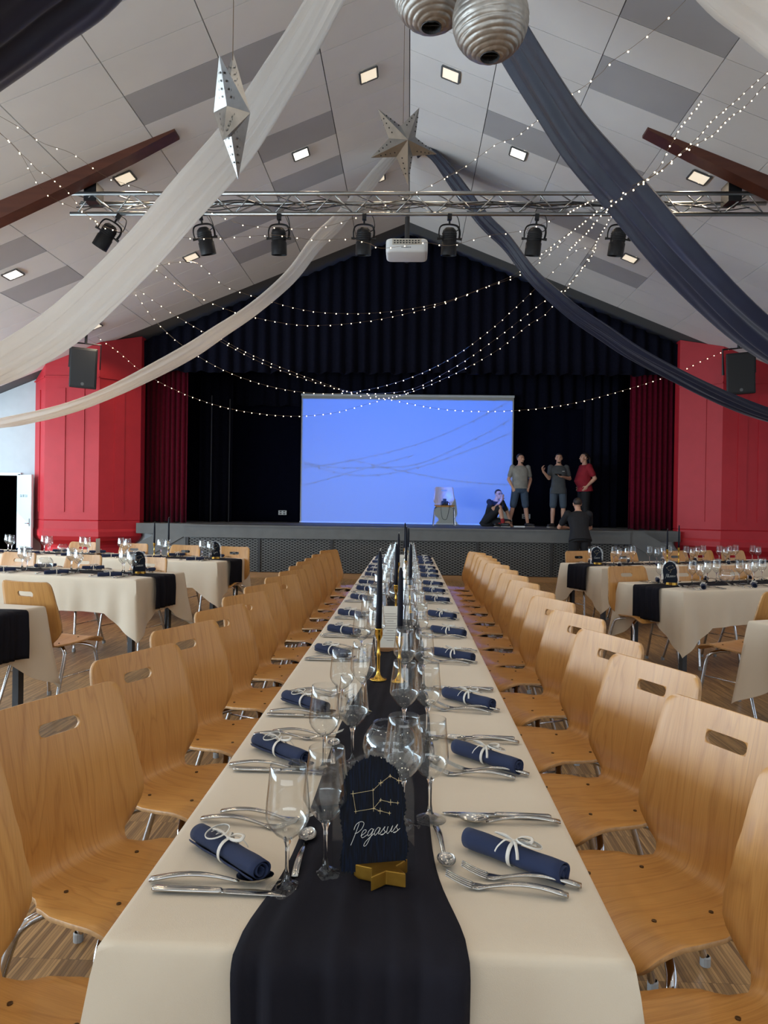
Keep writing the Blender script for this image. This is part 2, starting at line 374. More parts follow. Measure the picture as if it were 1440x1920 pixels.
# red panelled bays either side of the stage (half-octagon in plan, lower part set back)
def bay(sg, nm):
    b = MB()
    P = [(-7.86, 14.85), (-7.27, 14.15), (-6.16, 14.15), (-5.53, 14.72), (-5.53, 14.95), (-7.86, 14.95)]
    pl = [(sg * x, y) for x, y in P]; n = len(pl); cx, cyy = sg * -6.7, 14.75
    def ring(z, inset=0.0):
        out = []
        for x, y in pl:
            v = Vector((cx - x, cyy - y)); 
            if y > 14.9: out.append((x + (inset if (x < cx) else -inset), y, z)); continue
            v = v.normalized() * inset; out.append((x + v.x, y + v.y, z))
        return out
    levels = [(0.0, 0.16), (0.50, 0.16), (0.56, 0.14), (0.60, 0.10), (0.66, 0.02), (0.74, -0.03), (0.84, -0.03), (0.89, 0.0), (1.05, 0.0), (1.06, 0.015), (1.075, 0.0)]
    vs = []
    for z, i in levels: vs += ring(z, i)
    vs += [(x, y, ceil_z(x) - 0.005) for x, y in pl]
    L = len(levels)
    fs = [(j * n + i, j * n + (i + 1) % n, (j + 1) * n + (i + 1) % n, (j + 1) * n + i) for j in range(L) for i in range(n)]
    fs.append(tuple(range(n))); fs.append(tuple(L * n + i for i in range(n)))
    b.add(vs, fs)
    # raised panel strips and the picture rail
    def face_strip(A, B, t0, t1, z0, z1, th=0.018):
        A = Vector(A); B = Vector(B); d = B - A; nrm = Vector((d.y, -d.x)).normalized()
        if nrm.y > 0: nrm = -nrm
        p, q = A + d * t0, A + d * t1; c = (p + q) / 2; rz = math.atan2(d.y, d.x)
        b.box(c.x + nrm.x * th * 0.3, c.y + nrm.y * th * 0.3, (z0 + z1) / 2, (q - p).length, th, z1 - z0, rz)
    for (i0, i1, sl_) in ((1, 2, ((0.22, 0.38), (0.57, 0.73))), (2, 3, ((0.36, 0.60),)), (0, 1, ((0.3, 0.6),))):
        for t0, t1 in sl_: face_strip(pl[i0], pl[i1], t0, t1, 1.23, 3.72)
        face_strip(pl[i0], pl[i1], 0.0, 1.0, 3.93, 3.96, 0.03)
    struct(b.build('wall_bay_' + nm, M_red))
bay(-1, 'left'); bay(1, 'right')
# ---- stage platform
SZ, SY = 1.02, 14.0
b = MB(); b.box(0, 14.45, SZ - 0.03, 8.7, 0.84, 0.06); b.box(0, 14.72, SZ - 0.03, 11.0, 0.30, 0.06); b.box(0, 16.43, SZ - 0.03, 14.6, 3.12, 0.06); struct(b.build('stage_floor', M_grey))
def stage():
    t = thing('stage_platform', 'grey stage front with expanded metal grilles running below the screen', 'stage', (0, SY, 0))
    b = MB(); b.box(0, 0.03, SZ - 0.125, 8.74, 0.08, 0.25); b.box(0, -0.0, SZ - 0.012, 8.78, 0.06, 0.03)
    b.build('fascia', M_grey, t)
    b = MB(); b.box(0, 0.03, 0.05, 8.74, 0.09, 0.10); b.build('plinth', noisy('oak plinth', rgb(158, 118, 76), rgb(140, 102, 64), 6, 0.5, stretch=(0.3, 2, 2)), t)
    m = mat('expanded metal grille', rgb(86, 86, 86), 0.5, 0.3)
    tc = nd(m, 'ShaderNodeTexCoord'); sx = nd(m, 'ShaderNodeSeparateXYZ'); lk(m, tc, 'Object', sx, 0)
    def tri(ax, az):
        a = nd(m, 'ShaderNodeMath', operation='MULTIPLY', i_1=ax); c = nd(m, 'ShaderNodeMath', operation='MULTIPLY', i_1=az)
        s_ = nd(m, 'ShaderNodeMath', operation='ADD'); lk(m, sx, 'X', a, 0); lk(m, sx, 'Z', c, 0); lk(m, a, 0, s_, 0); lk(m, c, 0, s_, 1)
        p = nd(m, 'ShaderNodeMath', operation='PINGPONG', i_1=0.5); lk(m, s_, 0, p, 0); return p
    p, q = tri(9.5, 19), tri(9.5, -19)
    mn = nd(m, 'ShaderNodeMath', operation='MINIMUM'); lk(m, p, 0, mn, 0); lk(m, q, 0, mn, 1)
    rp = ramp(m, [(0.14, rgb(98, 98, 97)), (0.2, rgb(16, 16, 17))]); lk(m, mn, 0, rp, 0); lk(m, rp, 0, bs(m), 'Base Color')
    n = 6; w_ = 8.6 / n
    for i in range(n):
        b = MB(); b.box(-4.3 + w_ * (i + 0.5), 0.04, 0.435, w_ - 0.05, 0.02, 0.65); b.build('grille', m, t)
    for i in range(n + 1):
        b = MB(); b.box(-4.3 + w_ * i, 0.03, 0.435, 0.05, 0.05, 0.67); b.build('post', M_dark, t)
stage()
def stairs(sg, nm):
    t = thing('stage_stairs', 'grey solid sided steps climbing to the stage beside the %s red bay' % nm, 'stairs', (0, 0, 0))
    b = MB(); P = [(-4.35, 0.0), (-4.35, SZ), (-4.55, SZ), (-6.1, 0.18), (-6.1, 0.0)]
    M = Matrix.Rotation(R(90), 4, 'X')
    b.prism([(sg * x, z) for x, z in P], -14.12, -14.06, M)
    # a handrail board along the slope, as in the photo
    b.prism([(sg * x, z) for x, z in [(-4.38, 0.78), (-4.38, SZ + 0.003), (-4.6, SZ + 0.003), (-6.1, 0.2), (-6.1, -0.0 + 0.01), (-5.7, 0.02)]], -14.06, -14.035, M)
    b.build('stringer', M_grey, t)
    for k in range(5):
        b = MB(); x0 = -4.45 - k * 0.29; z = SZ - 0.17 * (k + 1)
        b.box(sg * (x0 - 0.145), 14.32, z - 0.02, 0.3, 0.38, 0.04); b.build('tread', M_dark, t)
    b = MB(); b.box(sg * -4.95, 14.56, SZ - 0.105, 1.16, 0.06, 0.21); b.build('landing_fascia', M_grey, t)
stairs(-1, 'left'); stairs(1, 'right')
# ---- curtains
def pleats(name, x0, x1, y, z0f, z1f, m, label, cat, pitch=0.16, amp=0.05, seed=1, group=None, nz_=6):
    rr = random.Random(seed); n = int((x1 - x0) / pitch * 8); ph = [rr.uniform(-0.5, 0.5) for _ in range(n // 8 + 3)]
    def P(i, j):
        u = i / n; x = x0 + (x1 - x0) * u; k = i / 8; p = ph[int(k)] * (1 - k % 1) + ph[int(k) + 1] * (k % 1)
        t = j / nz_; z0, z1 = z0f(x), z1f(x)
        a = amp * (0.6 + 0.4 * (1 - t)) * (1 + 0.5 * p)
        return (x + 0.25 * pitch * p * (1 - t) , y + a * math.sin(2 * PI * k + p) + 0.3 * a * math.sin(4 * PI * k + 2 * p), z0 + (z1 - z0) * t + (0.02 * math.sin(3 * k) * (1 - t)))
    b = MB(); b.grid(P, n, nz_)
    o = b.build(name, m, smooth=True); bake(o, ('SOLIDIFY', {'thickness': 0.012})); return tag(o, label, cat, group)
pleats('stage_valance', -5.54, 5.54, 14.86, lambda x: 4.20, lambda x: ceil_z(x) - 0.06, M_velour, 'black pleated gable valance filling the roof peak above the stage', 'curtain', 0.26, 0.06, 3)
pleats('stage_border', -5.6, 5.6, 17.42, lambda x: 3.86, lambda x: 4.7, M_velour, 'black pleated border hanging lower, behind the top of the screen', 'curtain', 0.3, 0.05, 5)
pleats('stage_curtain', -5.68, -4.72, 15.3, lambda x: SZ + 0.01, lambda x: 4.6, M_redvelvet, 'crimson velvet curtain gathered at the left edge of the stage', 'curtain', 0.11, 0.05, 8)
pleats('stage_curtain', 4.72, 5.68, 15.3, lambda x: SZ + 0.01, lambda x: 4.6, M_redvelvet, 'crimson velvet curtain gathered at the right edge of the stage', 'curtain', 0.11, 0.05, 9)
for sg, nm in ((-1, 'left'), (1, 'right')):
    x = sg * 4.3
    pleats('stage_leg_curtain', x - 0.40 + sg * .25, x + 0.40 + sg * .25, 16.95, lambda x: SZ + 0.01, lambda x: 4.6, M_velour, 'black leg curtain hanging inside the %s crimson curtain' % nm, 'curtain', 0.2, 0.03, 12 + sg)
pleats('stage_backdrop', -5.6, 5.6, 17.7, lambda x: SZ + 0.005, lambda x: 4.7, noisy('dark navy backdrop', rgb(10, 12, 26), rgb(12, 14, 30), 6, 1.0, Specular_IOR_Level=0.05), 'dark navy backdrop curtain behind the projection screen', 'curtain', 0.5, 0.015, 21)
for x, nm in ((-4.43, 'nearer the crimson curtain'), (-4.14, 'nearer the screen')):
    b = MB(); b.sweep([(x, 16.1 if x < -4.3 else 16.6, SZ), (x, 16.1 if x < -4.3 else 16.6, 3.9)], 0.014, 8)
    tag(b.build('curtain_pole', M_dark), 'thin grey upright pole on stage left side, the one %s' % nm, 'pole')
# ---- projection screen and the projector's blue picture
M_screen = mat('matt white screen cloth', rgb(176, 176, 168), 0.9)
t = thing('projection_screen', 'large white projection screen lit blue at the middle of the stage', 'projection screen', (0, 17.2, SZ))
b = MB(); b.box(0, 0, 1.535, 5.10, 0.012, 3.05); b.build('screen_cloth', M_screen, t)
b = MB(); b.sweep([(-2.56, 0, 3.09), (2.56, 0, 3.09)], 0.03, 10); b.build('top_roller', M_white, t)
b = MB(); b.sweep([(-2.56, 0, 0.02), (2.56, 0, 0.02)], 0.018, 10); b.build('bottom_batten', M_white, t)
PJ = Vector((0.0, 9.05, 4.66))
pl_ = bpy.data.lights.new('projector_beam', 'SPOT'); pl_.energy = 7600; pl_.color = (1, 1, 1); pl_.spot_size = R(60); pl_.spot_blend = 0; pl_.shadow_soft_size = 0.02
po = bpy.data.objects.new('projector_beam', pl_); COL.objects.link(po); po.location = PJ + Vector((0, 0.26, -0.10))
po.rotation_euler = (R(90), 0, 0)
pl_.use_nodes = True; nt = pl_.node_tree; em = nt.nodes['Emission']
tc = nt.nodes.new('ShaderNodeTexCoord'); sp = nt.nodes.new('ShaderNodeSeparateXYZ'); nt.links.new(tc.outputs['Normal'], sp.inputs[0])
def lm(op, a, c=None):
    n = nt.nodes.new('ShaderNodeMath'); n.operation = op
    for i, q in enumerate((a, c)):
        if q is None: continue
        if isinstance(q, (int, float)): n.inputs[i].default_value = q
        else: nt.links.new(q, n.inputs[i])
    return n.outputs[0]
dist = 17.194 - (PJ.y + 0.26)
az = lm('ABSOLUTE', sp.outputs[2])
px_ = lm('DIVIDE', sp.outputs[0], az); pz_ = lm('DIVIDE', sp.outputs[1], az)
zc = (SZ + 3.99) / 2 - (PJ.z - 0.10); hz = (3.99 - SZ) / 2
m1 = lm('LESS_THAN', lm('ABSOLUTE', px_), 2.52 / dist)
m2 = lm('LESS_THAN', lm('ABSOLUTE', lm('SUBTRACT', pz_, zc / dist)), (hz + 0.02) / dist)
mk = lm('MULTIPLY', m1, m2)
nt.links.new(mk, em.inputs['Strength']); em.inputs['Color'].default_value = (0.012, 0.145, 1.0, 1)
# sockets on the backdrop's foot
for x, nm in ((-3.05, 'left'), (2.95, 'right')):
    t = thing('wall_socket', 'white socket plate low on the dark wall %s of the screen' % nm, 'socket', (x, 17.62, 1.25))
    b = MB(); b.box(0, 0, 0, 0.20, 0.03, 0.11); b.build('plate', M_white, t)
    for i in (-1, 1):
        for k in (-1, 1): 
            b = MB(); b.box(i * 0.045, -0.016, k * 0.026, 0.05, 0.008, 0.034); b.build('outlet', M_grey, t)
# ---- door leaf standing open on the left
t = thing('open_door', 'pale blue white door standing open left of the left red bay', 'door', (-8.11, 14.70, 0), R(-33))
b = MB(); b.box(0.28, 0, 1.0, 0.56, 0.045, 1.96); b.build('leaf', mat('pale door paint', rgb(206, 222, 230), 0.45), t)
b = MB(); b.sweep([(0.50, -0.02, 0.98), (0.50, -0.06, 0.98), (0.40, -0.06, 0.98)], 0.01, 8); h = b.build('handle', M_chrome, t)
b = MB(); b.box(0.50, -0.024, 1.0, 0.03, 0.006, 0.16); b.build('backplate', M_chrome, t)
b = MB()
for gx, strokes in enumerate([[(0, 0, 0, 1), (0, 1, .8, 1), (0, 0, .8, 0), (.8, 0, .8, .45), (.8, .45, .4, .45)], [(0, 0, 0, 1), (0, .5, .7, 1), (0, .5, .8, 0)], [(0, 0, 0, 1), (0, 1, .8, 1), (.8, 1, .8, 0), (.8, 0, 0, 0), (.2, .2, .6, .8)], [(0, .8, .4, 1), (.4, 1, .4, 0), (.1, 0, .8, 0)], [(0, 1, 0, 0), (0, 0, .8, 0), (.8, 0, .8, 1)]]):
    for x0, z0, x1, z1 in strokes:
        ox = 0.14 + gx * 0.055 + (0.012 if gx > 2 else 0)
        b.sweep([(ox + x0 * 0.04, -0.024, 1.52 + z0 * 0.05), (ox + x1 * 0.04, -0.024, 1.52 + z1 * 0.05)], 0.004, 5)
b.build('lettering', mat('grey lettering', rgb(120, 138, 146), 0.6), t)
b = MB(); b.box(-8.64, FW - 0.01, 2.0, 1.12, 0.06, 0.06); b.box(-8.11, FW - 0.01, 1.0, 0.05, 0.06, 2.0); struct(b.build('trim_1', M_white))
# ---- raking roof beams
def beam(sg, nm):
    b = MB(); vs = []
    pts = [(2.85, 0.03), (3.4, 0.10), (4.2, 0.17), (5.2, 0.23), (7.0, 0.32), (10.3, 0.5)]
    for x, h in pts:
        zc_ = ceil_z(x)
        for y in (8.64, 8.84):
            vs += [(sg * x, y, zc_ + 0.0), (sg * x, y, zc_ - h)]
    fs = []
    for i in range(len(pts) - 1):
        o, p = i * 4, i * 4 + 4
        fs += [(o, o + 1, p + 1, p), (o + 2, p + 2, p + 3, o + 3), (o + 1, o + 3, p + 3, p + 1), (o, p, p + 2, o + 2)]
    fs += [(0, 2, 3, 1), (20, 21, 23, 22)]
    b.add(vs, fs)
    tag(b.build('roof_beam', M_beam), 'dark reddish wooden roof beam tapering up the %s ceiling slope' % nm, 'beam')
beam(-1, 'left'); beam(1, 'right')
# ---- recessed square ceiling lights
def ceiling_light_kind(bright):
    t = thing('recessed_ceiling_light', 'x', 'ceiling light')
    b = MB(); s = 0.135
    for dx, dy, sx, sy in ((0, s + 0.012, 0.3, 0.03), (0, -s - 0.012, 0.3, 0.03), (s + 0.012, 0, 0.03, 0.27), (-s - 0.012, 0, 0.03, 0.27)): b.box(dx, dy, 0, sx, sy, 0.014)
    b.build('frame', M_grey, t)
    b = MB(); b.box(0, 0, 0.002, 0.27, 0.27, 0.008); b.build('diffuser', M_lampbright if bright else M_lampdim, t)
    return Kind(t)
KB, KD = ceiling_light_kind(True), ceiling_light_kind(False)
LIGHTS = [(-.52, 9.13, 0, 'small left ceiling light beside the ridge above the nearer silver star'), (.52, 9.13, 0, 'square ceiling light just right of the ridge, above the bright right one'),
 (-1.56, 10.31, 1, 'brightly lit square ceiling light left of the ridge'), (1.56, 10.31, 1, 'brightly lit square ceiling light right of the ridge'),
 (-3.68, 9.2, 0, 'square ceiling light above the left end of the truss'), (3.68, 9.2, 0, 'square ceiling light below the right roof beam near the navy drape'),
 (-3.70, 12.1, 0, 'square ceiling light on the left slope below the truss'), (3.70, 12.1, 0, 'square ceiling light on the right slope below the truss'),
 (-.52, 12.0, 0, 'square ceiling light beside the ridge behind the silver star'), (-5.83, 10.4, 1, 'brightly lit square ceiling light low at the far left slope'),
 (-5.9, 13.3, 0, 'square ceiling light above the left red bay, behind the wide white drape')]
def put_light(x, y, br, label, group=None):
    sg = 1 if x > 0 else -1
    o = (KB if br else KD).put(label, (x, y, ceil_z(x) - 0.012), rot=(0, sg * math.atan(RS), 0), group=group or 'recessed ceiling lights'); o.scale = (0.8, 0.8, 1)
    l = bpy.data.lights.new('downlight', 'AREA'); l.shape = 'SQUARE'; l.size = 0.25; l.energy = (19 if br else 11) * ((0.32 if y < 5 else 1.0) if abs(x) < 3 else 2.6); l.color = (1.0, 0.80, 0.57); l.spread = R(130)
    q = bpy.data.objects.new('downlight', l); COL.objects.link(q); q.location = (x, y, ceil_z(x) - 0.03)
for x, y, br, lb in LIGHTS: put_light(x, y, br, lb)
for sg in (-1, 1):
    for x, y in ((.52, 6.15), (.52, 3.15), (.52, .15), (1.56, 4.3), (1.56, 1.3), (1.56, -1.7), (3.68, 6.2), (3.68, 3.2), (3.68, .2), (5.83, 7.4), (5.83, 4.4)):
        put_light(sg * x, y, x == 1.56, 'square ceiling light out of the picture, overhead and %s of the ridge' % ('left' if sg < 0 else 'right'))
# ---- lighting truss
def truss():
    t = thing('lighting_truss', 'aluminium triangular lighting truss hung across the hall before the stage', 'truss', (0, 9.0, 5.10))
    A, B_, C_ = (-0.13, 0.20), (0.16, 0.20), (0.0, 0.0)
    L0, L1 = -4.42, 4.5
    for (y, z), l0 in ((A, L0), (B_, L0 + 0.18), (C_, L0 + 0.12)):
        b = MB(); b.sweep([(l0, y, z), (L1, y, z)], 0.025, 10); b.build('chord', M_alu, t, smooth=True)
    n = 34; st = (L1 - L0 - 0.3) / n
    for i in range(n):
        x = L0 + 0.2 + st * i
        for (P, Q) in ((A, C_), (B_, C_)):
            p, q = (P, Q) if i % 2 else (Q, P)
            b = MB(); b.sweep([(x, p[0], p[1]), (x + st, q[0], q[1])], 0.009, 6); b.build('lattice_brace', M_alu, t, smooth=True)
    for i in range(0, n, 2):
        x = L0 + 0.2 + st * i; b = MB(); b.sweep([(x, A[0], A[1]), (x + st, B_[0], B_[1])], 0.008, 6); b.build('cross_brace', M_alu, t, smooth=True)
    for x in (-4.0, 4.0):
        b = MB(); b.box(x, 0, 0.24 if True else 0, 0.16, 0.22, 0.24); b.build('hanging_bracket', M_blackmetal, t)
    for k in range(3):
        pts = [(-4.2 + 0.35 * i, -0.05 + 0.05 * k + 0.03 * math.sin(i * 1.7 + k), 0.06 + 0.05 * k + 0.03 * math.sin(2.1 * i + k)) for i in range(25)]
        b = MB(); b.sweep(catmull(pts, 4), 0.007, 5); b.build('power_cable', M_black, t)
truss()
# stage spotlights hanging under the truss
def spotlight():
    t = thing('stage_spotlight', 'x', 'spotlight')
    b = MB(); b.box(0, 0, 0.0, 0.05, 0.06, 0.07); b.sweep([(0, 0, -0.03), (0, 0, -0.09)], 0.012, 8); b.build('clamp', M_blackmetal, t)
    b = MB(); b.sweep(catmull([(-0.125, 0, -0.27), (-0.13, 0, -0.18), (-0.10, 0, -0.11), (0, 0, -0.09), (0.10, 0, -0.11), (0.13, 0, -0.18), (0.125, 0, -0.27)], 5), (0.008, 0.015), 6); b.build('yoke', M_blackmetal, t)
    b = MB(); M = Matrix.Translation((0, 0, -0.27)) @ Matrix.Rotation(R(12), 4, 'X')
    b.lathe([(0.0, 0.13), (0.05, 0.13), (0.082, 0.10), (0.09, 0.07), (0.09, -0.04), (0.098, -0.05), (0.098, -0.20), (0.088, -0.20), (0.085, -0.10), (0.0, -0.10)], 20, M, cap=False)
    for k in range(4): b.lathe([(0.094, -0.02 + k * 0.025), (0.094, -0.012 + k * 0.025)], 20, M, cap=True)
    h = b.build('lamp_body', M_blackmetal, t, angle=40)
    b = MB(); b.lathe([(0.0, -0.11), (0.084, -0.11)], 20, M, cap=False); b.build('lens', mat('lens', rgb(40, 44, 60), 0.1), t)
    for sg in (-1, 1):
        b = MB(); b.sweep([(sg * 0.09, 0, -0.27), (sg * 0.155, 0, -0.27)], [(0.01, 0.01), (0.018, 0.018)], 8); b.build('knob', M_black, t)
    b = MB(); b.sweep(catmull([(0.02, 0, 0.03), (0.10, 0.02, 0.02), (0.13, 0.03, -0.12), (0.06, 0.06, -0.16), (0.03, 0.03, -0.15)], 6), 0.006, 5); b.build('cable', M_black, t)
    return Kind(t)
KS = spotlight()
for i, (x, dz, ry, rz) in enumerate([(-3.68, 0.0, 0.5, 0.4), (-2.62, 0, -0.22, 0.2), (-1.62, 0, 0.0, 0), (-0.54, 0, 0.02, 0), (0.53, 0, 0.0, 0.1), (1.62, 0, 0.12, -0.2), (2.66, 0, 0.14, -0.2)]):
    where = ['over the left end of the truss, tilted sideways', 'second from the left', 'third from the left of the truss', 'just left of the projector', 'just right of the projector', 'second to the right of the projector', 'third right of the projector'][i]
    KS.put('black stage spotlight hanging under the truss, %s' % where, (x, 9.0, 5.06), rot=(0, ry, rz), group='spotlights under the truss')
# ---- projector
def rbox(b, sx, sy, sz, r, n=5, M=None):
    P = []
    for (qx, qy, a0) in ((1, 1, 0), (-1, 1, 90), (-1, -1, 180), (1, -1, 270)):
        for k in range(n + 1):
            a = R(a0 + 90 * k / n); P.append((qx * (sx / 2 - r) + r * math.cos(a), qy * (sy / 2 - r) + r * math.sin(a)))
    b.prism(P, -sz / 2, sz / 2, M)
t = thing('projector', 'white video projector hanging from the middle of the truss', 'projector', (PJ.x, PJ.y, PJ.z))
b = MB(); rbox(b, 0.52, 0.40, 0.17, 0.07); bo = b.build('housing', M_white, t); bake(bo, ('BEVEL', {'width': 0.03, 'segments': 3, 'limit_method': 'ANGLE'})); bo.data.polygons.foreach_set('use_smooth', [True] * len(bo.data.polygons))
b = MB(); b.box(0, -0.195, 0.035, 0.36, 0.02, 0.07); b.build('connector_panel', mat('panel', rgb(196, 190, 176), 0.6), t)
for i in range(9):
    for k in range(2):
        b = MB(); b.box(-0.15 + i * 0.037, -0.207, 0.022 + 0.026 * k, 0.022, 0.01, 0.012); b.build('socket', M_black, t)
for sg in (-1, 1):
    b = MB(); b.box(sg * 0.215, -0.17, 0.03, 0.06, 0.02, 0.06, sg * 0.5); b.build('vent_grille', M_grey, t)
b = MB()
for i, wd in enumerate((0.012, 0.008, 0.012, 0.012, 0.012, 0.012, 0.008, 0.012)): b.box(-0.06 + i * 0.015, -0.2, -0.03, wd, 0.006, 0.010)
b.build('lettering', M_grey, t)
b = MB(); b.sweep([(0, 0, 0.08), (0, 0, 0.42)], 0.03, 12); b.box(0, 0, 0.10, 0.2, 0.2, 0.02); b.build('ceiling_mount', M_dark, t)
b = MB(); b.lathe([(0, 0.0), (0.05, 0), (0.055, 0.03), (0.0, 0.03)], 16, Matrix.Translation((0.0, 0.19, -0.03)) @ Matrix.Rotation(R(-90), 4, 'X'), cap=False); b.build('lens', M_black, t)
# ---- wall speakers
def speaker():
    t = thing('loudspeaker', 'x', 'speaker')
    b = MB(); P = [(-0.25, -0.16), (0.25, -0.16), (0.19, 0.18), (-0.19, 0.18)]; b.prism(P, -0.38, 0.38)
    o = b.build('cabinet', M_black, t); bake(o, ('BEVEL', {'width': 0.02, 'segments': 2}))
    b = MB(); b.box(0, -0.163, 0, 0.45, 0.02, 0.70); o = b.build('grille', noisy('speaker grille', rgb(26, 26, 28), rgb(36, 36, 38), 220, 0.6), t); bake(o, ('BEVEL', {'width': 0.012, 'segments': 2}))
    b = MB(); b.lathe([(0.0, 0.0), (0.03, 0.0), (0.03, 0.004), (0.0, 0.004)], 16, Matrix.Translation((0, -0.173, -0.30)) @ Matrix.Rotation(R(90), 4, 'X'), cap=False); b.build('badge', M_grey, t)
    b = MB(); b.sweep([(0.275, 0, 0.0), (0.275, 0, 0.47), (-0.275, 0, 0.47), (-0.275, 0, 0.0)], (0.012, 0.025), 6); b.build('bracket', M_blackmetal, t)
    b = MB(); b.sweep([(0, 0, 0.46), (0, 0, 0.66)], 0.025, 8); b.build('hanging_rod', M_blackmetal, t)
    return Kind(t)
KP = speaker()
for sg, nm in ((-1, 'left'), (1, 'right')):
    KP.put('black loudspeaker bracketed from the ceiling before the %s red bay' % nm, (sg * 6.19, 13.55, 4.0), rot=(R(7), sg * R(-3), sg * R(-14)), group='ceiling speakers')
# ---------------------------------------------------------------- chairs
def make_chair():
    t = thing('beech_chair', 'x', 'chair')
    # centre line of the shell (x, z) from the seat front to the back's top, and half widths along it
    cl = catmull([(0.226, 0, 0.424), (0.216, 0, 0.440), (0.188, 0, 0.456), (0.12, 0, 0.463), (0.03, 0, 0.454), (-0.06, 0, 0.447), (-0.145, 0, 0.447), (-0.186, 0, 0.456), (-0.204, 0, 0.488), (-0.213, 0, 0.55), (-0.228, 0, 0.65), (-0.247, 0, 0.75), (-0.268, 0, 0.84), (-0.278, 0, 0.885)], 10)
    Ls = [0.0]
    for i in range(1, len(cl)): Ls.append(Ls[-1] + (cl[i] - cl[i - 1]).length)
    T = Ls[-1]
    def at(s):
        s = min(max(s, 0), T)
        for i in range(1, len(Ls)):
            if Ls[i] >= s:
                k = (s - Ls[i - 1]) / max(1e-9, Ls[i] - Ls[i - 1]); return cl[i - 1].lerp(cl[i], k)
        return cl[-1]
    wk = [(0, .218), (.05, .226), (.14, .230), (.24, .222), (.31, .205), (.37, .170), (.412, .160), (.45, .174), (.495, .218), (.535, .240), (.575, .243), (.66, .232), (.75, .220), (T, .208)]
    def hw(s):
        for i in range(1, len(wk)):
            if wk[i][0] >= s:
                k = (s - wk[i - 1][0]) / (wk[i][0] - wk[i - 1][0]); k = k * k * (3 - 2 * k); h = wk[i - 1][1] * (1 - k) + wk[i][1] * k; break
        r = 0.040
        for e in (s, T - s):
            if e < r: h -= r - math.sqrt(max(0, r * r - (r - e) ** 2))
        return h
    def surf(s, v):   # v in metres across
        p = at(s); h = 0.235; q = (v / h) ** 2
        back = min(1, max(0, (s - .42) / .12)); seat = 1 - min(1, max(0, (s - .30) / .1)); fr = max(0, 1 - s / .12)
        a, c = at(s - 0.005), at(s + 0.005); d = (c - a).normalized(); nrm = Vector((-d.z, 0, d.x)) * -1  # towards sitter
        if nrm.z < 0 and s < .3: nrm = -nrm
        off = 0.024 * back * q + 0.012 * seat * q - 0.014 * fr * q
        if back > 0: nrm = Vector((abs(d.z), 0, -d.x * (1 if d.z > 0 else -1)))
        return Vector((p.x, v, p.z)) + nrm * off
    sA, sB = T - 0.102, T - 0.065; HV = 0.066            # hand slot
    ss = [T * 0 + 0.0005]
    rows = [0.0006, .0022, .006, .012, .020, .030, .040, .056]
    s = .08
    while s < sA - .03: rows.append(s); s += .022
    rows += [sA - .012, sA, sB, T - .05, T - .040, T - .030, T - .020, T - .012, T - .006, T - .0022, T - .0006]
    cols = [-1, -.88, -.7, -.5, -HV, -HV * .5, 0, HV * .5, HV, .5, .7, .88, 1]
    def vcol(c, s):
        h = hw(s)
        if abs(c) <= HV + 1e-6: return c * min(1, h / .075)
        sg = 1 if c > 0 else -1; k = abs(c); base = HV * min(1, h / .075)
        return sg * (base + (h - base) * ((k - .35) / .65 if k >= .5 else 0) if k >= .5 else base)
    b = MB(); nC = len(cols); uvs = []
    vs = []
    for s in rows:
        for c in cols:
            v = vcol(c, s); vs.append(surf(s, v)); uvs.append((v, s))
    fs = []; iA = rows.index(sA)
    i0, i1 = cols.index(-HV), cols.index(HV)
    for i in range(len(rows) - 1):
        for j in range(nC - 1):
            if i == iA and i0 <= j < i1: continue
            fs.append((i * nC + j, i * nC + j + 1, (i + 1) * nC + j + 1, (i + 1) * nC + j))
    # ring between the open cell block and the stadium-shaped slot
    outer = [iA * nC + j for j in range(i0, i1 + 1)] + [(iA + 1) * nC + j for j in range(i1, i0 - 1, -1)]
    sc, r = (sA + sB) / 2, (sB - sA) / 2 - .0005; L = HV - r
    inner_pts = []
    n_in = []
    bot = [(v, sc - r) for v in (-L, -HV * .5, 0, HV * .5, L)]; top_ = [(v, sc + r) for v in (L, HV * .5, 0, -HV * .5, -L)]
    arcR = [(L + r * math.sin(R(a)), sc - r * math.cos(R(a))) for a in (36, 72, 108, 144)]
    arcL = [(-L - r * math.sin(R(a)), sc + r * math.cos(R(a))) for a in (36, 72, 108, 144)]
    ring = bot + arcR + top_ + arcL
    base = len(vs)
    for v, s in ring: vs.append(surf(s, v)); uvs.append((v, s))
    nr = len(ring)
    for k in range(4): fs.append((outer[k], outer[k + 1], base + k + 1, base + k))
    fs.append((outer[4], outer[5], base + 9, base + 8, base + 7, base + 6, base + 5, base + 4))
    for k in range(4): fs.append((outer[5 + k], outer[6 + k], base + 10 + k, base + 9 + k))
    fs.append((outer[9], outer[0], base, base + 17, base + 16, base + 15, base + 14, base + 13))
    b.add(vs, fs)
    o = b.build('seat_shell', [M_wood, M_ply], t, smooth=True)
    uvl = o.data.uv_layers.new(name='UVMap')
    for lp in o.data.loops: uvl.data[lp.index].uv = uvs[lp.vertex_index]
    bake(o, ('SOLIDIFY', {'thickness': 0.011, 'offset': 0.0, 'material_offset_rim': 1}), ('BEVEL', {'width': 0.0022, 'segments': 1, 'limit_method': 'ANGLE', 'angle_limit': R(50)}))
    o.data.polygons.foreach_set('use_smooth', [True] * len(o.data.polygons)); o.data.set_sharp_from_angle(angle=R(50))
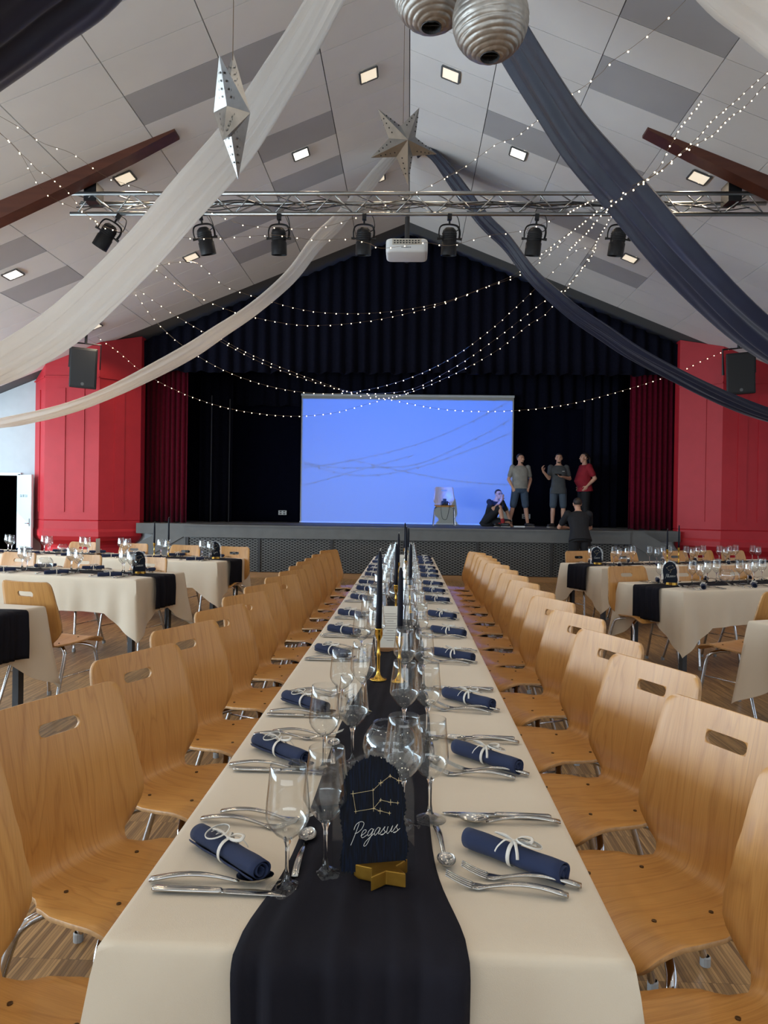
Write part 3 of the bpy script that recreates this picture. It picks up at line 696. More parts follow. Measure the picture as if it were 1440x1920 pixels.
    # tube legs: out from under the seat, a wide bend, then down and splayed
    for sx in (1, -1):
        for sy in (1, -1):
            f = sx > 0
            pts = [(sx * 0.04, sy * 0.10, 0.428), (sx * 0.09, sy * 0.155, 0.426), (sx * 0.125, sy * 0.205, 0.405), (sx * 0.145, sy * 0.219, 0.36), (sx * (0.165 if f else 0.19), sy * 0.229, 0.22), (sx * (0.195 if f else 0.255), sy * 0.244, 0.012)]
            b = MB(); b.sweep(catmull(pts, 6), 0.0115, 10); leg = b.build('leg', M_chrome, t, smooth=True)
            b = MB(); x, y, z = pts[-1]; b.lathe([(0.0, -.004), (0.016, -.004), (0.016, 0.022), (0.0125, 0.026)], 12, Matrix.Translation((x, y, 0.004)), cap=False)
            b.build('foot_glide', M_glide, leg)
    for sx in (1, -1):
        b = MB(); b.box(sx * 0.075, 0, 0.434, 0.045, 0.26, 0.014); b.build('seat_bracket', M_black, t)
    for sy in (1, -1):
        b = MB(); b.sweep([(0.158, sy * 0.226, 0.25), (-0.182, sy * 0.226, 0.25)], 0.0045, 8); b.build('side_brace', M_chrome, t, smooth=True)
    for sx in (0.09, -0.085):
        for sy in (1, -1):
            b = MB(); b.lathe([(0.0055, -0.004), (0.0055, 0.0008), (0.003, 0.0016), (0.0, 0.0016)], 10, Matrix.Translation((sx, sy * 0.115, surf(.13 if sx > 0 else .30, 0.115).z + 0.0062)), cap=False); b.build('rivet', M_screw, t)
    return Kind(t)
KC = make_chair()
LY = [1.25, 1.85, 2.44, 3.0, 3.56, 4.12, 4.65, 5.24, 5.75, 6.27, 6.77, 7.24, 7.82, 8.55]
RY = [1.26, 1.83, 2.40, 2.95, 3.53, 4.13, 4.60, 5.13, 5.67, 6.2, 6.74, 7.2, 7.66, 8.1, 8.56]
CR = random.Random(11)
for i, y in enumerate(LY):
    KC.put('beech shell chair, %s from the camera along the long table\'s left side' % ORD[i], (-0.638 + CR.uniform(-.012, .012), y - 0.065, 0), R(-24 + CR.uniform(-2.5, 2.5)), 'chairs along the left of the long table')
for i, y in enumerate(RY):
    KC.put('beech shell chair, %s from the camera along the long table\'s right side' % ORD[i], (0.678 + CR.uniform(-.012, .012), y - 0.04, 0), R(180 + 24 + CR.uniform(-2.5, 2.5)), 'chairs along the right of the long table')
# ---------------------------------------------------------------- tables
def make_table(name, label, L, W, M, legs_x):
    """local x along the length from 0 to L, y across"""
    t = thing(name, label, 'table'); t.matrix_world = M
    b = MB(); b.box(L / 2, 0, 0.727, L - 0.05, W - 0.05, 0.026); b.build('tabletop', mat('laminate', rgb(150, 150, 146), 0.5), t)
    for x in legs_x:
        for s in (1, -1):
            b = MB(); b.box(x, s * (W / 2 - 0.10), 0.36, 0.045, 0.045, 0.716); b.build('leg', M_tleg, t)
    for s in (1, -1):
        b = MB(); b.box(L / 2, s * (W / 2 - 0.10), 0.70, L - 0.15, 0.03, 0.04); b.build('apron_rail', M_tleg, t)
    return t
def cloth(name, label, L, W, M, over, seed, corner=0.55, z=0.746):
    """tablecloth: flat top, rounded rim and a drop whose corners hang lower in folded points"""
    rr = random.Random(seed); b = MB(); per = []; st = 0.025
    hx, hy = L / 2, W / 2; r = 0.016
    nx, ny = max(4, int(L / st)), max(4, int(W / st))
    for i in range(nx): per.append((-hx + L * i / nx, -hy, 0, -1))
    for i in range(ny): per.append((hx, -hy + W * i / ny, 1, 0))
    for i in range(nx): per.append((hx - L * i / nx, hy, 0, 1))
    for i in range(ny): per.append((-hx, hy - W * i / ny, -1, 0))
    n = len(per); ph = [rr.uniform(0, 6.28) for _ in range(6)]
    rows = [(-2.5, 0), (0, 0), (.45, .12), (.8, .42), (1, 1)]
    vs = []; lv = 16
    def dcorner(x, y): return min(math.hypot(x - sx * hx, y - sy * hy) for sx in (1, -1) for sy in (1, -1))
    for j in range(lv + 1):
        for k, (x, y, nx_, ny_) in enumerate(per):
            dc = dcorner(x, y); c = max(0, 1 - dc / 0.30); c2 = c * c
            sgx, sgy = (1 if x > 0 else -1), (1 if y > 0 else -1)
            n0 = Vector((nx_, ny_)); dg = Vector((sgx, sgy)).normalized(); nn = n0.lerp(dg, min(1, c2 * 1.3)).normalized() if c > 0 else n0
            ln = over * (1 + corner * c) * (1 + 0.02 * math.sin(k * .11 + ph[0]))
            if j <= 4:
                t = rows[j]; o = -r + r * t[0] + 0.002; zz = z - r * t[1]
            else:
                u = (j - 4) / (lv - 4); zz = z - r - (ln - r) * u
                wave = 0.010 * math.sin(k * .19 + ph[1]) + 0.007 * math.sin(k * .43 + ph[2]) + 0.004 * math.sin(k * .9 + ph[3])
                fold = 0.035 * math.sin(dc * 26 + 0.4) * c
                o = 0.004 + u * (0.012 + wave + fold + 0.055 * c2)
            vs.append((x + nn.x * o, y + nn.y * o, zz))
    fs = [(j * n + (k + 1) % n, j * n + k, (j + 1) * n + k, (j + 1) * n + (k + 1) % n) for j in range(lv) for k in range(n)]
    # top: grid filled between the two long edges
    cvs = []; 
    fs.append(tuple(range(n)))
    b.add([(p[0] + L / 2, p[1], p[2]) for p in vs], fs)
    o = b.build(name, M_cloth, None, smooth=True); o.matrix_world = M
    bake(o, ('SOLIDIFY', {'thickness': 0.0012, 'offset': -1.0}))
    o.data.polygons.foreach_set('use_smooth', [True] * len(o.data.polygons)); o.data.set_sharp_from_angle(angle=R(80))
    return tag(o, label, 'tablecloth', 'cream tablecloths')
def runner(label, L, Wd, M, hang, seed, c0=0.0, zt=0.749, both=True, amp=0.004):
    """narrow dark cloth lying along the table and hanging over its near end(s); x from 0 to L, hang at x<0"""
    rr = random.Random(seed); ph = [rr.uniform(0, 6) for _ in range(8)]
    path = []
    m = 10
    for i in range(m + 1): path.append((-0.022, zt - 0.03 - hang * (1 - i / m)))
    for a in (20, 45, 70): path.append((-0.022 + 0.028 * (1 - math.cos(R(a))), zt - 0.024 + 0.026 * math.sin(R(a))))
    n = int(L / 0.035)
    for i in range(1, n): path.append((L * i / n, zt))
    if both:
        for a in (70, 45, 20): path.append((L + 0.022 - 0.028 * (1 - math.cos(R(a))), zt - 0.024 + 0.026 * math.sin(R(a))))
        for i in range(m + 1): path.append((L + 0.022, zt - 0.03 - hang * i / m))
    nv = 22; N = len(path) - 1; s_ = [0.0]
    for i in range(1, len(path)): s_.append(s_[-1] + math.hypot(path[i][0] - path[i - 1][0], path[i][1] - path[i - 1][1]))
    def P(i, j):
        x, z = path[i]; s = s_[i]; v = j / nv - 0.5
        wdt = Wd * (1 + 0.08 * math.sin(s * 2.1 + ph[0]) + 0.05 * math.sin(s * 5.3 + ph[1]) + 0.30 * math.exp(-(max(0.0, x) / 0.16) ** 2))
        y = c0 + v * wdt + 0.018 * math.sin(s * 1.7 + ph[2])
        e = amp * (1 + math.sin(v * 26 + 1.3 * math.sin(s * 2.3 + ph[3]) + ph[4])) * (0.6 + 0.4 * math.sin(s * 3.1 + ph[5] + v * 7)) + amp * .6 * (1 + math.sin(v * 47 + s * 2 + ph[6]))
        on = x >= 0 and x <= L
        if on: return (x, y, z + max(0.0, e) * (1 - (2 * abs(v)) ** 6))
        k = 1 if x < 0 else -1
        if hang > 0 and i < m: y = c0 + (y - c0) * (1 - 0.10 * (i / m) * 0)
        return (x - k * (3.2 * max(0, e) + 0.003 + 0.012 * (0.5 + 0.5 * math.sin(v * 19 + ph[7] + (zt - z) * 2)) * min(1, (zt - z) / 0.12)), y, z)
    b = MB(); b.grid(P, N, nv)
    o = b.build('table_runner', M_runner, smooth=True); o.matrix_world = M
    bake(o, ('SOLIDIFY', {'thickness': 0.001, 'offset': 1.0}))
    return tag(o, label, 'table runner', 'navy table runners')
# ---------------------------------------------------------------- tableware kinds (local x runs from handle to tip)
def make_cutlery():
    def handle(b, x0, x1, arch=0.010):
        n = 9; pts = []; rs = []
        for i in range(n):
            u = i / (n - 1); x = x0 + (x1 - x0) * u
            pts.append((x, 0, 0.0045 + arch * math.sin(PI * min(1, u * 0.95)) ** 1.0)); rs.append((0.0085 - 0.0040 * u ** 1.5, 0.0036 - 0.0008 * u))
        return pts, rs
    t = thing('fork', 'x', 'fork')
    b = MB(); p, r = handle(b, -0.105, 0.02); p += [(0.032, 0, 0.0035), (0.045, 0, 0.002), (0.060, 0, 0.003)]; r += [(0.0052, 0.0022), (0.0115, 0.0014), (0.0118, 0.0012)]
    b.sweep(p, r, 8); b.build('handle', M_steel, t, smooth=True)
    for k in range(4):
        y = -0.0096 + 0.0064 * k
        b = MB(); b.sweep(catmull([(0.057, y, 0.003), (0.072, y, 0.007), (0.088, y, 0.013), (0.103, y * .93, 0.020)], 3), [(0.0023 - 0.0001 * i, 0.0012) for i in range(10)], 6); b.build('tine', M_steel, t, smooth=True)
    KF = Kind(t)
    t = thing('knife', 'x', 'knife')
    b = MB(); b.sweep([(-0.115, 0, 0.005), (-0.11, 0, 0.005), (-0.05, 0, 0.0052), (0.0, 0, 0.005), (0.004, 0, 0.005)], [(0.006, 0.003), (0.0088, 0.0045), (0.0085, 0.0046), (0.0075, 0.0042), (0.006, 0.003)], 10); b.build('handle', M_steel, t, smooth=True)
    b = MB(); b.sweep([(0.0, 0, 0.0048), (0.015, 0.001, 0.0042), (0.06, 0.002, 0.0034), (0.09, 0.001, 0.0028), (0.108, -0.002, 0.0022), (0.115, -0.005, 0.0018)], [(0.006, 0.0014), (0.0085, 0.0011), (0.0098, 0.0009), (0.0085, 0.0008), (0.005, 0.0007), (0.001, 0.0006)], 8); b.build('blade', M_steel, t, smooth=True)
    KK = Kind(t)
    def spoon(nm, sc):
        t = thing(nm, 'x', 'spoon')
        b = MB(); p, r = handle(b, -0.105, 0.03); p += [(0.042, 0, 0.003), (0.05, 0, 0.0035)]; r += [(0.0045, 0.0022), (0.006, 0.0016)]
        b.sweep([tuple(c * sc for c in q) for q in p], [(u * sc, v * sc) for u, v in r], 8); b.build('handle', M_steel, t, smooth=True)
        b = MB(); nr, na = 5, 20; vs = []
        for up in (0, 1):
            for j in range(nr + 1):
                u = j / nr
                for i in range(na):
                    a = 2 * PI * i / na; ca = math.cos(a)
                    x = 0.077 + 0.033 * u * ca; y = 0.0205 * u * math.sin(a) * (1 - 0.15 * ca)
                    vs.append((x * sc, y * sc, (0.0012 + 0.0105 * u ** 2.2 + 0.06 * max(0, x - 0.077) * u + (0.0012 if up else 0)) * sc))
        fs = []
        for up in (0, 1):
            o = up * (nr + 1) * na
            fs += [(o + j * na + i, o + j * na + (i + 1) % na, o + (j + 1) * na + (i + 1) % na, o + (j + 1) * na + i) for j in range(nr) for i in range(na)]
        o = (nr + 1) * na; fs += [(nr * na + i, nr * na + (i + 1) % na, o + nr * na + (i + 1) % na, o + nr * na + i) for i in range(na)]
        b.add(vs, fs); b.build('bowl', M_steel, t, smooth=True)
        return Kind(t)
    return KF, KK, spoon('spoon', 1.0), spoon('dessert_spoon', 0.84)
KF, KK, KSP, KDS = make_cutlery()
def glass_kind(nm, prof_bowl, stem_r, foot_r, zb):
    """prof_bowl: outer bowl profile (r, z) from the stem up"""
    t = thing(nm, 'x', 'wine glass')
    b = MB(); inner = [(max(r - 0.0012, 0.0), z + (0.003 if i == 0 else 0.0006)) for i, (r, z) in enumerate(prof_bowl)]
    b.lathe(prof_bowl + [(prof_bowl[-1][0] - 0.0006, prof_bowl[-1][1] + 0.0006)] + inner[::-1], 28, cap=False); b.build('bowl', M_glass, t, smooth=True)
    b = MB(); b.lathe([(foot_r * .5, 0.0055), (0.012, 0.009), (0.006, 0.017), (stem_r, 0.035), (stem_r * .92, zb * .6), (stem_r * 1.1, zb - 0.012), (prof_bowl[1][0] * .8, zb + .001)], 14, cap=False); b.build('stem', M_stem, t, smooth=True)
    b = MB(); b.lathe([(0.0, 0.0005), (foot_r, 0.0005), (foot_r + .0005, 0.002), (foot_r * .8, 0.0032), (foot_r * .5, 0.0056), (0.0, 0.008)], 28, cap=False); b.build('foot', M_glass, t, smooth=True)
    return Kind(t)
KG1 = glass_kind('wine_glass', [(0.0, 0.094), (0.010, 0.097), (0.020, 0.107), (0.0335, 0.124), (0.0405, 0.137), (0.0415, 0.143), (0.0405, 0.154), (0.037, 0.184), (0.0335, 0.212), (0.032, 0.228)], 0.0036, 0.0375, 0.095)
KG2 = glass_kind('wine_glass', [(0.0, 0.086), (0.010, 0.089), (0.0215, 0.098), (0.033, 0.112), (0.0375, 0.124), (0.0382, 0.134), (0.0372, 0.152), (0.034, 0.184), (0.0315, 0.214)], 0.0036, 0.035, 0.087)
def napkin_kind():
    t = thing('rolled_napkin', 'x', 'napkin')
    L = 0.205; N = 64; turns = 2.6; sp = []
    for i in range(N + 1):
        a = turns * 2 * PI * i / N; r = 0.0055 + 0.0165 * (i / N) ** 0.9
        sp.append((r * math.cos(a + 2.2), r * 0.94 * math.sin(a + 2.2)))
    b = MB(); nx = 14
    def P(i, j):
        x = -L / 2 + L * i / nx; y, z = sp[j]; k = 1 + 0.03 * math.sin(i * 1.3 + 0.1 * j); q = 1 - 0.10 * math.exp(-((x) / 0.012) ** 2)
        return (x + 0.002 * math.sin(j * .35), y * k * q, 0.0215 + z * k * q)
    b.grid(P, nx, N); o = b.build('napkin_roll', M_napkin, t, smooth=True); bake(o, ('SOLIDIFY', {'thickness': 0.0016, 'offset': 0}))
    b = MB(); M = Matrix.Translation((0, 0, 0.0215)) @ Matrix.Rotation(R(90), 4, 'Y'); b.lathe([(0.0222, -0.004), (0.0228, -0.0038), (0.0228, 0.0038), (0.0222, 0.004), (0.0222, -0.004)], 24, M, cap=False)
    zt = 0.0455
    for s in (1, -1):   # two loops and two tails of the bow
        b.sweep(catmull([(0, 0, zt), (s * 0.014, s * 0.006, zt + 0.010), (s * 0.030, s * 0.012, zt + 0.011), (s * 0.034, s * 0.003, zt + 0.006), (s * 0.018, -s * 0.002, zt + 0.002), (0, 0, zt)], 5), [(0.0032, 0.0006)] * 26, 6)
        b.sweep(catmull([(0, 0, zt), (s * 0.010, -0.012, zt + 0.003), (s * 0.020, -0.022, zt - 0.008), (s * 0.024, -0.027, zt - 0.018)], 4), [(0.0030, 0.0006)] * 13, 6)
    b.ball((0, 0, zt), 0.005, 0.004, 0.003, 8, 5); b.build('ribbon', M_ribbon, t, smooth=True)
    M = Matrix.Translation((0.030, 0.004, 0.0475)) @ Matrix.Rotation(R(-14), 4, 'X') @ Matrix.Rotation(R(6), 4, 'Y')
    b = MB(); b.lathe([(0.0, 0), (0.0235, 0), (0.0235, 0.0018), (0.0, 0.0018)], 24, M, cap=False); tg = b.build('name_tag', M_tagacr, t)
    rr = random.Random(3); b = MB()
    strokes = [[(-.015, -.007), (-.0095, .007), (-.008, .007), (-.006, -.006)], [(-.0135, -.001), (-.005, .0)], [(-.005, -.006), (-.0035, .001), (-.002, -.005), (0, .001), (.0012, -.005), (.003, -.002)], [(.003, -.002), (.006, .0005), (.004, -.005), (.0075, -.004), (.0095, .007), (.0085, -.005), (.012, -.003), (.0135, .002), (.011, -.004), (.016, -.003)]]
    for s in strokes: b.sweep([M @ Vector((x, y, 0.0022)) for x, y in catmull_2(s)], 0.0005, 4)
    b.build('lettering', M_ink, tg)
    b = MB(); b.lathe([(0.0222, 0.0), (0.0238, 0), (0.0238, 0.0022), (0.0222, 0.0022), (0.0222, 0)], 24, M, cap=False); b.build('rim', M_ink, tg)
    return Kind(t)
def catmull_2(s): return [(p.x, p.y) for p in catmull([(x, y, 0) for x, y in s], 3)]
KN = napkin_kind()
# a plain wax taper in a slim brass holder
def candle_kind(h):
    t = thing('candlestick', 'x', 'candlestick')
    b = MB(); hh = h * 0.40
    b.lathe([(0.0, 0.0), (0.032, 0.0), (0.033, 0.004), (0.018, 0.009), (0.009, 0.02), (0.006, 0.035), (0.0055, hh * .45), (0.009, hh * .5), (0.0055, hh * .55), (0.0055, hh - 0.05), (0.009, hh - .04), (0.013, hh - .032), (0.015, hh - .02), (0.014, hh - .004), (0.0165, hh), (0.0115, hh), (0.011, hh - .02), (0.0, hh - .02)], 20, cap=False)
    b.build('holder', M_brass, t, smooth=True); return t, hh
def taper_kind(h):
    t = thing('taper_candle', 'x', 'candle')
    b = MB(); b.lathe([(0.0, 0.0), (0.0105, 0.0), (0.0112, h * .3), (0.010, h * .8), (0.0075, h * .95), (0.003, h), (0.0, h)], 14, cap=False); b.build('wax', M_taper, t, smooth=True)
    b = MB(); b.sweep([(0, 0, h - .002), (0.001, 0, h + .006), (0.004, 0, h + .011)], 0.0009, 5); b.build('wick', M_wick, t); return t
KH = {}; KTP = {}; HH = {}
for nm, h in (('tall', 0.49), ('short', 0.43)):
    q, hh = candle_kind(h); KH[nm] = Kind(q); HH[nm] = hh; KTP[nm] = Kind(taper_kind(h - hh + 0.018))
def candle(x, y, z, nm, where, rot=0):
    KH[nm].put('%s brass candlestick holding a navy taper %s' % ('taller' if nm == 'tall' else 'shorter', where), (x, y, z), group='brass candlesticks')
    KTP[nm].put('navy taper candle in the %s candlestick %s' % ('taller' if nm == 'tall' else 'shorter', where), (x, y, z + HH[nm] - 0.0195), group='navy taper candles')
# round glass bowl
t = thing('glass_bowl', 'x', 'glass bowl')
b = MB(); pr = []
for k in range(13):
    a = R(-70 + 122 * k / 12); pr.append((0.070 * math.cos(a), 0.066 + 0.070 * math.sin(a)))
b.lathe([(0.0, 0.001)] + pr + [(r - 0.0018, z) for r, z in reversed(pr)] + [(0.0, 0.004)], 32, cap=False); b.build('bowl', M_glass, t, smooth=True)
b = MB(); b.lathe([(pr[-1][0] - .003, pr[-1][1]), (pr[-1][0] + .001, pr[-1][1] + .001), (pr[-1][0] + .001, pr[-1][1] + .004), (pr[-1][0] - .003, pr[-1][1] + .003)], 32, cap=False); b.build('rim', M_glass, t, smooth=True)
KB_ = Kind(t)
# acrylic table sign with a brushed navy field, a constellation and a hand-lettered name
def brush_mat():
    m = mat('navy brush paint', rgb(13, 24, 46), 0.6, Specular_IOR_Level=0.2)
    tc = nd(m, 'ShaderNodeTexCoord'); mp = nd(m, 'ShaderNodeMapping'); mp.inputs['Rotation'].default_value = (0, R(-35), 0); mp.inputs['Scale'].default_value = (420, 1, 26); lk(m, tc, 'Object', mp, 0)
    nz = nd(m, 'ShaderNodeTexNoise', i_Scale=1.0, i_Detail=3); lk(m, mp, 0, nz, 'Vector')
    rp = ramp(m, [(0.42, rgb(3, 5, 12)), (0.78, rgb(9, 27, 55))]); lk(m, nz, 'Fac', rp, 0); lk(m, rp, 0, bs(m), 'Base Color'); return m
M_brush = brush_mat()
GL = {  # glyph strokes on a unit x-height, per letter: (points, advance)
 'P': ([[(.35, 1.9), (.25, .8), (.1, -.35), (.05, -.6)], [(-.1, 1.2), (0, 1.8), (.5, 2.05), (.95, 1.8), (.9, 1.2), (.5, .8), (.15, .75)]], 1.0),
 'e': ([[(0, .3), (.5, .65), (.45, .95), (.15, .9), (.05, .4), (.3, .05), (.8, .35)]], .75),
 'g': ([[(.65, .8), (.35, .98), (.08, .6), (.2, .15), (.5, .4), (.68, .9), (.55, 0), (.3, -.9), (.0, -.95), (.1, -.45), (.9, .35)]], .85),
 'a': ([[(.62, .8), (.35, .98), (.08, .55), (.2, .08), (.5, .4), (.65, .9), (.6, .2), (.85, .2)]], .8),
 's': ([[(.0, .2), (.4, .95), (.35, .6), (.6, .3), (.4, 0), (.1, .05), (.5, .1), (.85, .4)]], .75),
 'u': ([[(.05, .9), (.05, .3), (.25, .02), (.5, .4), (.62, .9), (.6, .2), (.85, .2)]], .82),
 'o': ([[(.4, .95), (.1, .7), (.1, .2), (.4, .02), (.65, .4), (.5, .9), (.35, .9), (.9, .8)]], .8),
 'n': ([[(.05, .9), (.1, 0), (.2, .6), (.45, .95), (.55, .3), (.6, .02), (.85, .25)]], .82),
 'i': ([[(.05, .9), (.08, .2), (.35, .1)], [(.1, 1.3), (.12, 1.32)]], .4),
 'h': ([[(.0, .1), (.35, 1.5), (.3, 1.9), (.1, 1.0), (.05, 0), (.2, .6), (.45, .9), (.5, .05), (.85, .25)]], .85),
 'x': ([[(.0, .9), (.3, .4), (.65, .0)], [(.65, .9), (.0, .0)]], .75),
 'm': ([[(.05, .9), (.08, 0), (.2, .7), (.4, .95), (.42, 0), (.55, .7), (.75, .95), (.8, .05), (1.05, .25)]], 1.05),
 'r': ([[(.05, .8), (.1, 0), (.15, .6), (.4, .95), (.6, .8)]], .6),
 'L': ([[(.4, 1.8), (.25, 1.9), (.2, .8), (.1, .1), (.3, .05), (.9, .1)]], .9),
 'y': ([[(.05, .9), (.1, .3), (.35, .1), (.6, .9), (.4, -.4), (.1, -.8), (.1, -.4), (.85, .3)]], .85),
 'G': ([[(.9, 1.7), (.6, 1.95), (.1, 1.4), (.1, .4), (.5, .0), (.85, .4), (.85, .85), (.5, .85), (.95, .85)]], 1.05)}
def sign(label, word, stars, links, group='acrylic table signs', star_base=True, size=1.0):
    """local: stands on z=0, width along x, faces -y"""
    t = thing('table_sign', label, 'table sign', group=group)
    W, H = 0.148, 0.212; T = 0.003
    arch = [(-W / 2, 0), (W / 2, 0)] + [(W / 2 * math.cos(R(a)), H - W / 2 + W / 2 * math.sin(R(a))) for a in range(0, 181, 12)]
    MR = Matrix.Rotation(R(90), 4, 'X')
    b = MB(); b.prism(arch, -T / 2, T / 2, MR); b.build('panel', M_acrylic, t)
    rr = random.Random(len(word) * 7 + 1); P = []
    base = [(-.058, .010), (-.03, .006), (0, .010), (.035, .018), (.058, .022), (.062, .055), (.055, .09), (.058, .115), (.052, .15), (.036, .185), (.008, .203), (-.012, .204), (-.036, .192), (-.052, .168), (-.062, .135), (-.060, .10), (-.055, .06), (-.06, .03), (-.058, .010)]
    for x, z in [(p.x, p.y) for p in catmull([(x, z, 0) for x, z in base], 16)][:-1]:
        c = Vector((x, z - 0.1)); k = 1 + rr.uniform(-.022, .035); P.append((c.x * k, 0.1 + c.y * k))
    b = MB(); b.prism(P, T / 2 + 0.0001, T / 2 + 0.0006, MR); b.build('painted_field', M_brush, t)
    b = MB(); y = -0.0  # front face after rotation lies at -y
    def F(x, z): return Vector((x, -T / 2 - 0.0008, z))
    for a, c in links: b.sweep([F(*stars[a]), F(*stars[c])], 0.00034, 4)
    for i, (x, z) in enumerate(stars):
        r = 0.0055 if i % 2 == 0 else 0.0035
        for dx, dz in ((0, r), (r * .8, 0)): b.sweep([F(x - dx, z - dz), F(x, z), F(x + dx, z + dz)], [(0.0002, 0.0002), (0.0007, 0.0007), (0.0002, 0.0002)], 4)
    b.build('constellation', M_goldink, t)
    b = MB(); wd = sum(GL[c][1] for c in word); sc = 0.084 / wd; sc = min(sc, 0.0165); x = -wd * sc / 2 + 0.002
    for c in word:
        for s in GL[c][0]:
            q = catmull_2(s)
            b.sweep([F(x + px * sc + pz * sc * .30, 0.066 + pz * sc + (x + px * sc) * 0.10) for px, pz in q], 0.00046, 4)
        x += GL[c][1] * sc
    b.build('lettering', M_ink, t)
    if star_base:
        b = MB(); P = []
        for k in range(10):
            r = 0.052 if k % 2 == 0 else 0.023; a = R(36 * k + 20); P.append((r * math.cos(a) + .014, r * math.sin(a) - 0.014))
        b.prism(P, -0.004, 0.020); o = b.build('star_foot', M_gold, t); bake(o, ('BEVEL', {'width': 0.0015, 'segments': 2, 'limit_method': 'ANGLE'}))
    return t
def card_kind():
    t = thing('menu_card', 'x', 'menu card')
    b = MB(); b.box(0, 0, 0.105, 0.105, 0.0012, 0.20); b.build('card', M_paper, t)
    b = MB()
    for k in range(12):
        wd = [.05, .07, .06, .03][k % 4]; b.box(0.0, -0.0011, 0.17 - 0.011 * k, wd, 0.0006, 0.0022)
    b.build('print', mat('menu print', rgb(150, 140, 130), 0.8), t)
    b = MB(); b.box(0, 0, 0.008, 0.11, 0.03, 0.016); b.build('wooden_foot', noisy('wood block', rgb(150, 104, 62), rgb(128, 86, 48), 9, 0.5, stretch=(0.3, 2, 2)), t)
    return Kind(t)
KM = card_kind()
# ---------------------------------------------------------------- the long table
ML = Matrix.Translation((0.012, 1.055, 0)) @ Matrix.Rotation(R(90), 4, 'Z')
LT = 8.62
make_table('banquet_table', 'long banquet table down the middle of the hall under a cream cloth', LT, 0.79, ML, [0.3 + 1.6 * k for k in range(6)])
cloth('tablecloth', 'cream cloth draped over the long middle table, nearest the camera', LT, 0.80, ML, 0.27, 1, 0.5)
runner('dark navy runner along the long middle table, falling over its near end', LT, 0.25, ML, 0.42, 2, c0=0.0, both=True, amp=0.0035)
ZT = 0.7485
NR = [1.335, 1.86, 2.42, 3.14, 3.73, 4.31, 5.04, 5.58, 6.1, 6.8, 7.3, 7.75, 8.4, 8.85, 9.3]
NL = [1.305, 1.86, 2.33, 3.15, 3.70, 4.29, 5.05, 5.6, 6.1, 6.8, 7.3, 7.7, 8.38, 8.85, 9.25]
PR = random.Random(23)
def jit(a): return PR.uniform(-a, a)
GRP = {'fork': 'forks', 'knife': 'knives', 'spoon': 'spoons', 'dessert': 'dessert spoons', 'glass': 'wine glasses', 'napkin': 'rolled napkins'}
def place(F, c, where, glasses=True, gu=0.0):
    """one setting. F maps (u towards the centre, v to the guest's left) to world; c is the setting's middle measured from its napkin"""
    def put(K, label, u, v, ang, z=ZT, group=None):
        M = F @ Matrix.Translation((u, v, 0)) @ Matrix.Rotation(ang, 4, 'Z')
        K.put(label, (M.translation.x, M.translation.y, z), M.to_euler().z, group)
    put(KN, 'rolled navy napkin tied with a cream bow, %s' % where, 0.13 + jit(.01), jit(.012), R(137 + jit(5)), group='rolled napkins')
    put(KF, 'steel fork lying farther from the napkin, %s' % where, 0.172 + jit(.008), c + 0.150 + jit(.004), R(-9 + jit(3)), group='forks')
    put(KF, 'steel fork lying nearer the napkin, %s' % where, 0.135 + jit(.008), c + 0.120 + jit(.004), R(-8 + jit(3)), group='forks')
    put(KK, 'steel knife with a slim blade, %s' % where, 0.145 + jit(.008), c - 0.145 + jit(.005), R(-2 + jit(2)), group='knives')
    put(KSP, 'steel soup spoon beside the knife, %s' % where, 0.128 + jit(.008), c - 0.112 + jit(.005), R(jit(5)), group='spoons')
    put(KDS, 'small steel dessert spoon by the runner, %s' % where, 0.268, c + 0.005 + jit(.01), R(95 + jit(8)), group='dessert spoons')
    if glasses:
        put(KG1, 'stemmed wine glass with the wider bowl, %s' % where, 0.342 + gu + jit(.006), c - 0.085 + jit(.012), jit(3), group='wine glasses')
        put(KG2, 'stemmed wine glass with the slimmer bowl, %s' % where, 0.284 + gu + jit(.006), c - 0.125 + jit(.012), jit(3), group='wine glasses')
XE = 0.40
for i, y in enumerate(NR):
    F = Matrix.Translation((0.012 + XE, y, 0)) @ Matrix.Rotation(PI, 4, 'Z')   # u towards the centre (-x), v towards -y
    place(F, -0.05, '%s place on the long table\'s right' % ORD[i])
for i, y in enumerate(NL):
    F = Matrix.Translation((0.012 - XE, y, 0))
    place(F, 0.035, '%s place on the long table\'s left' % ORD[i], gu=-0.024)
PEG_S = [(-.038, .142), (-.002, .146), (.012, .158), (.029, .169), (.045, .160), (-.033, .111), (-.001, .114), (.012, .128), (.030, .123), (.043, .121), (.011, .109), (.028, .104)]
PEG_L = [(0, 1), (1, 2), (2, 3), (3, 4), (0, 5), (5, 6), (1, 6), (6, 7), (7, 8), (8, 9), (6, 10), (10, 11)]
t = sign('clear arched table sign with navy brushwork and white lettering at the long table\'s near end', 'Pegasus', PEG_S, PEG_L)
t.location = (0.018, 1.262, ZT + 0.0075); t.rotation_euler = (R(-4), 0, R(13))
KB_.put('round clear glass bowl standing behind the long table\'s arched sign', (0.035, 1.75, ZT + .005), group='round glass bowls')
KB_.put('round clear glass bowl beyond the second pair of candlesticks on the long table', (0.01, 4.9, ZT + .005), group='round glass bowls')
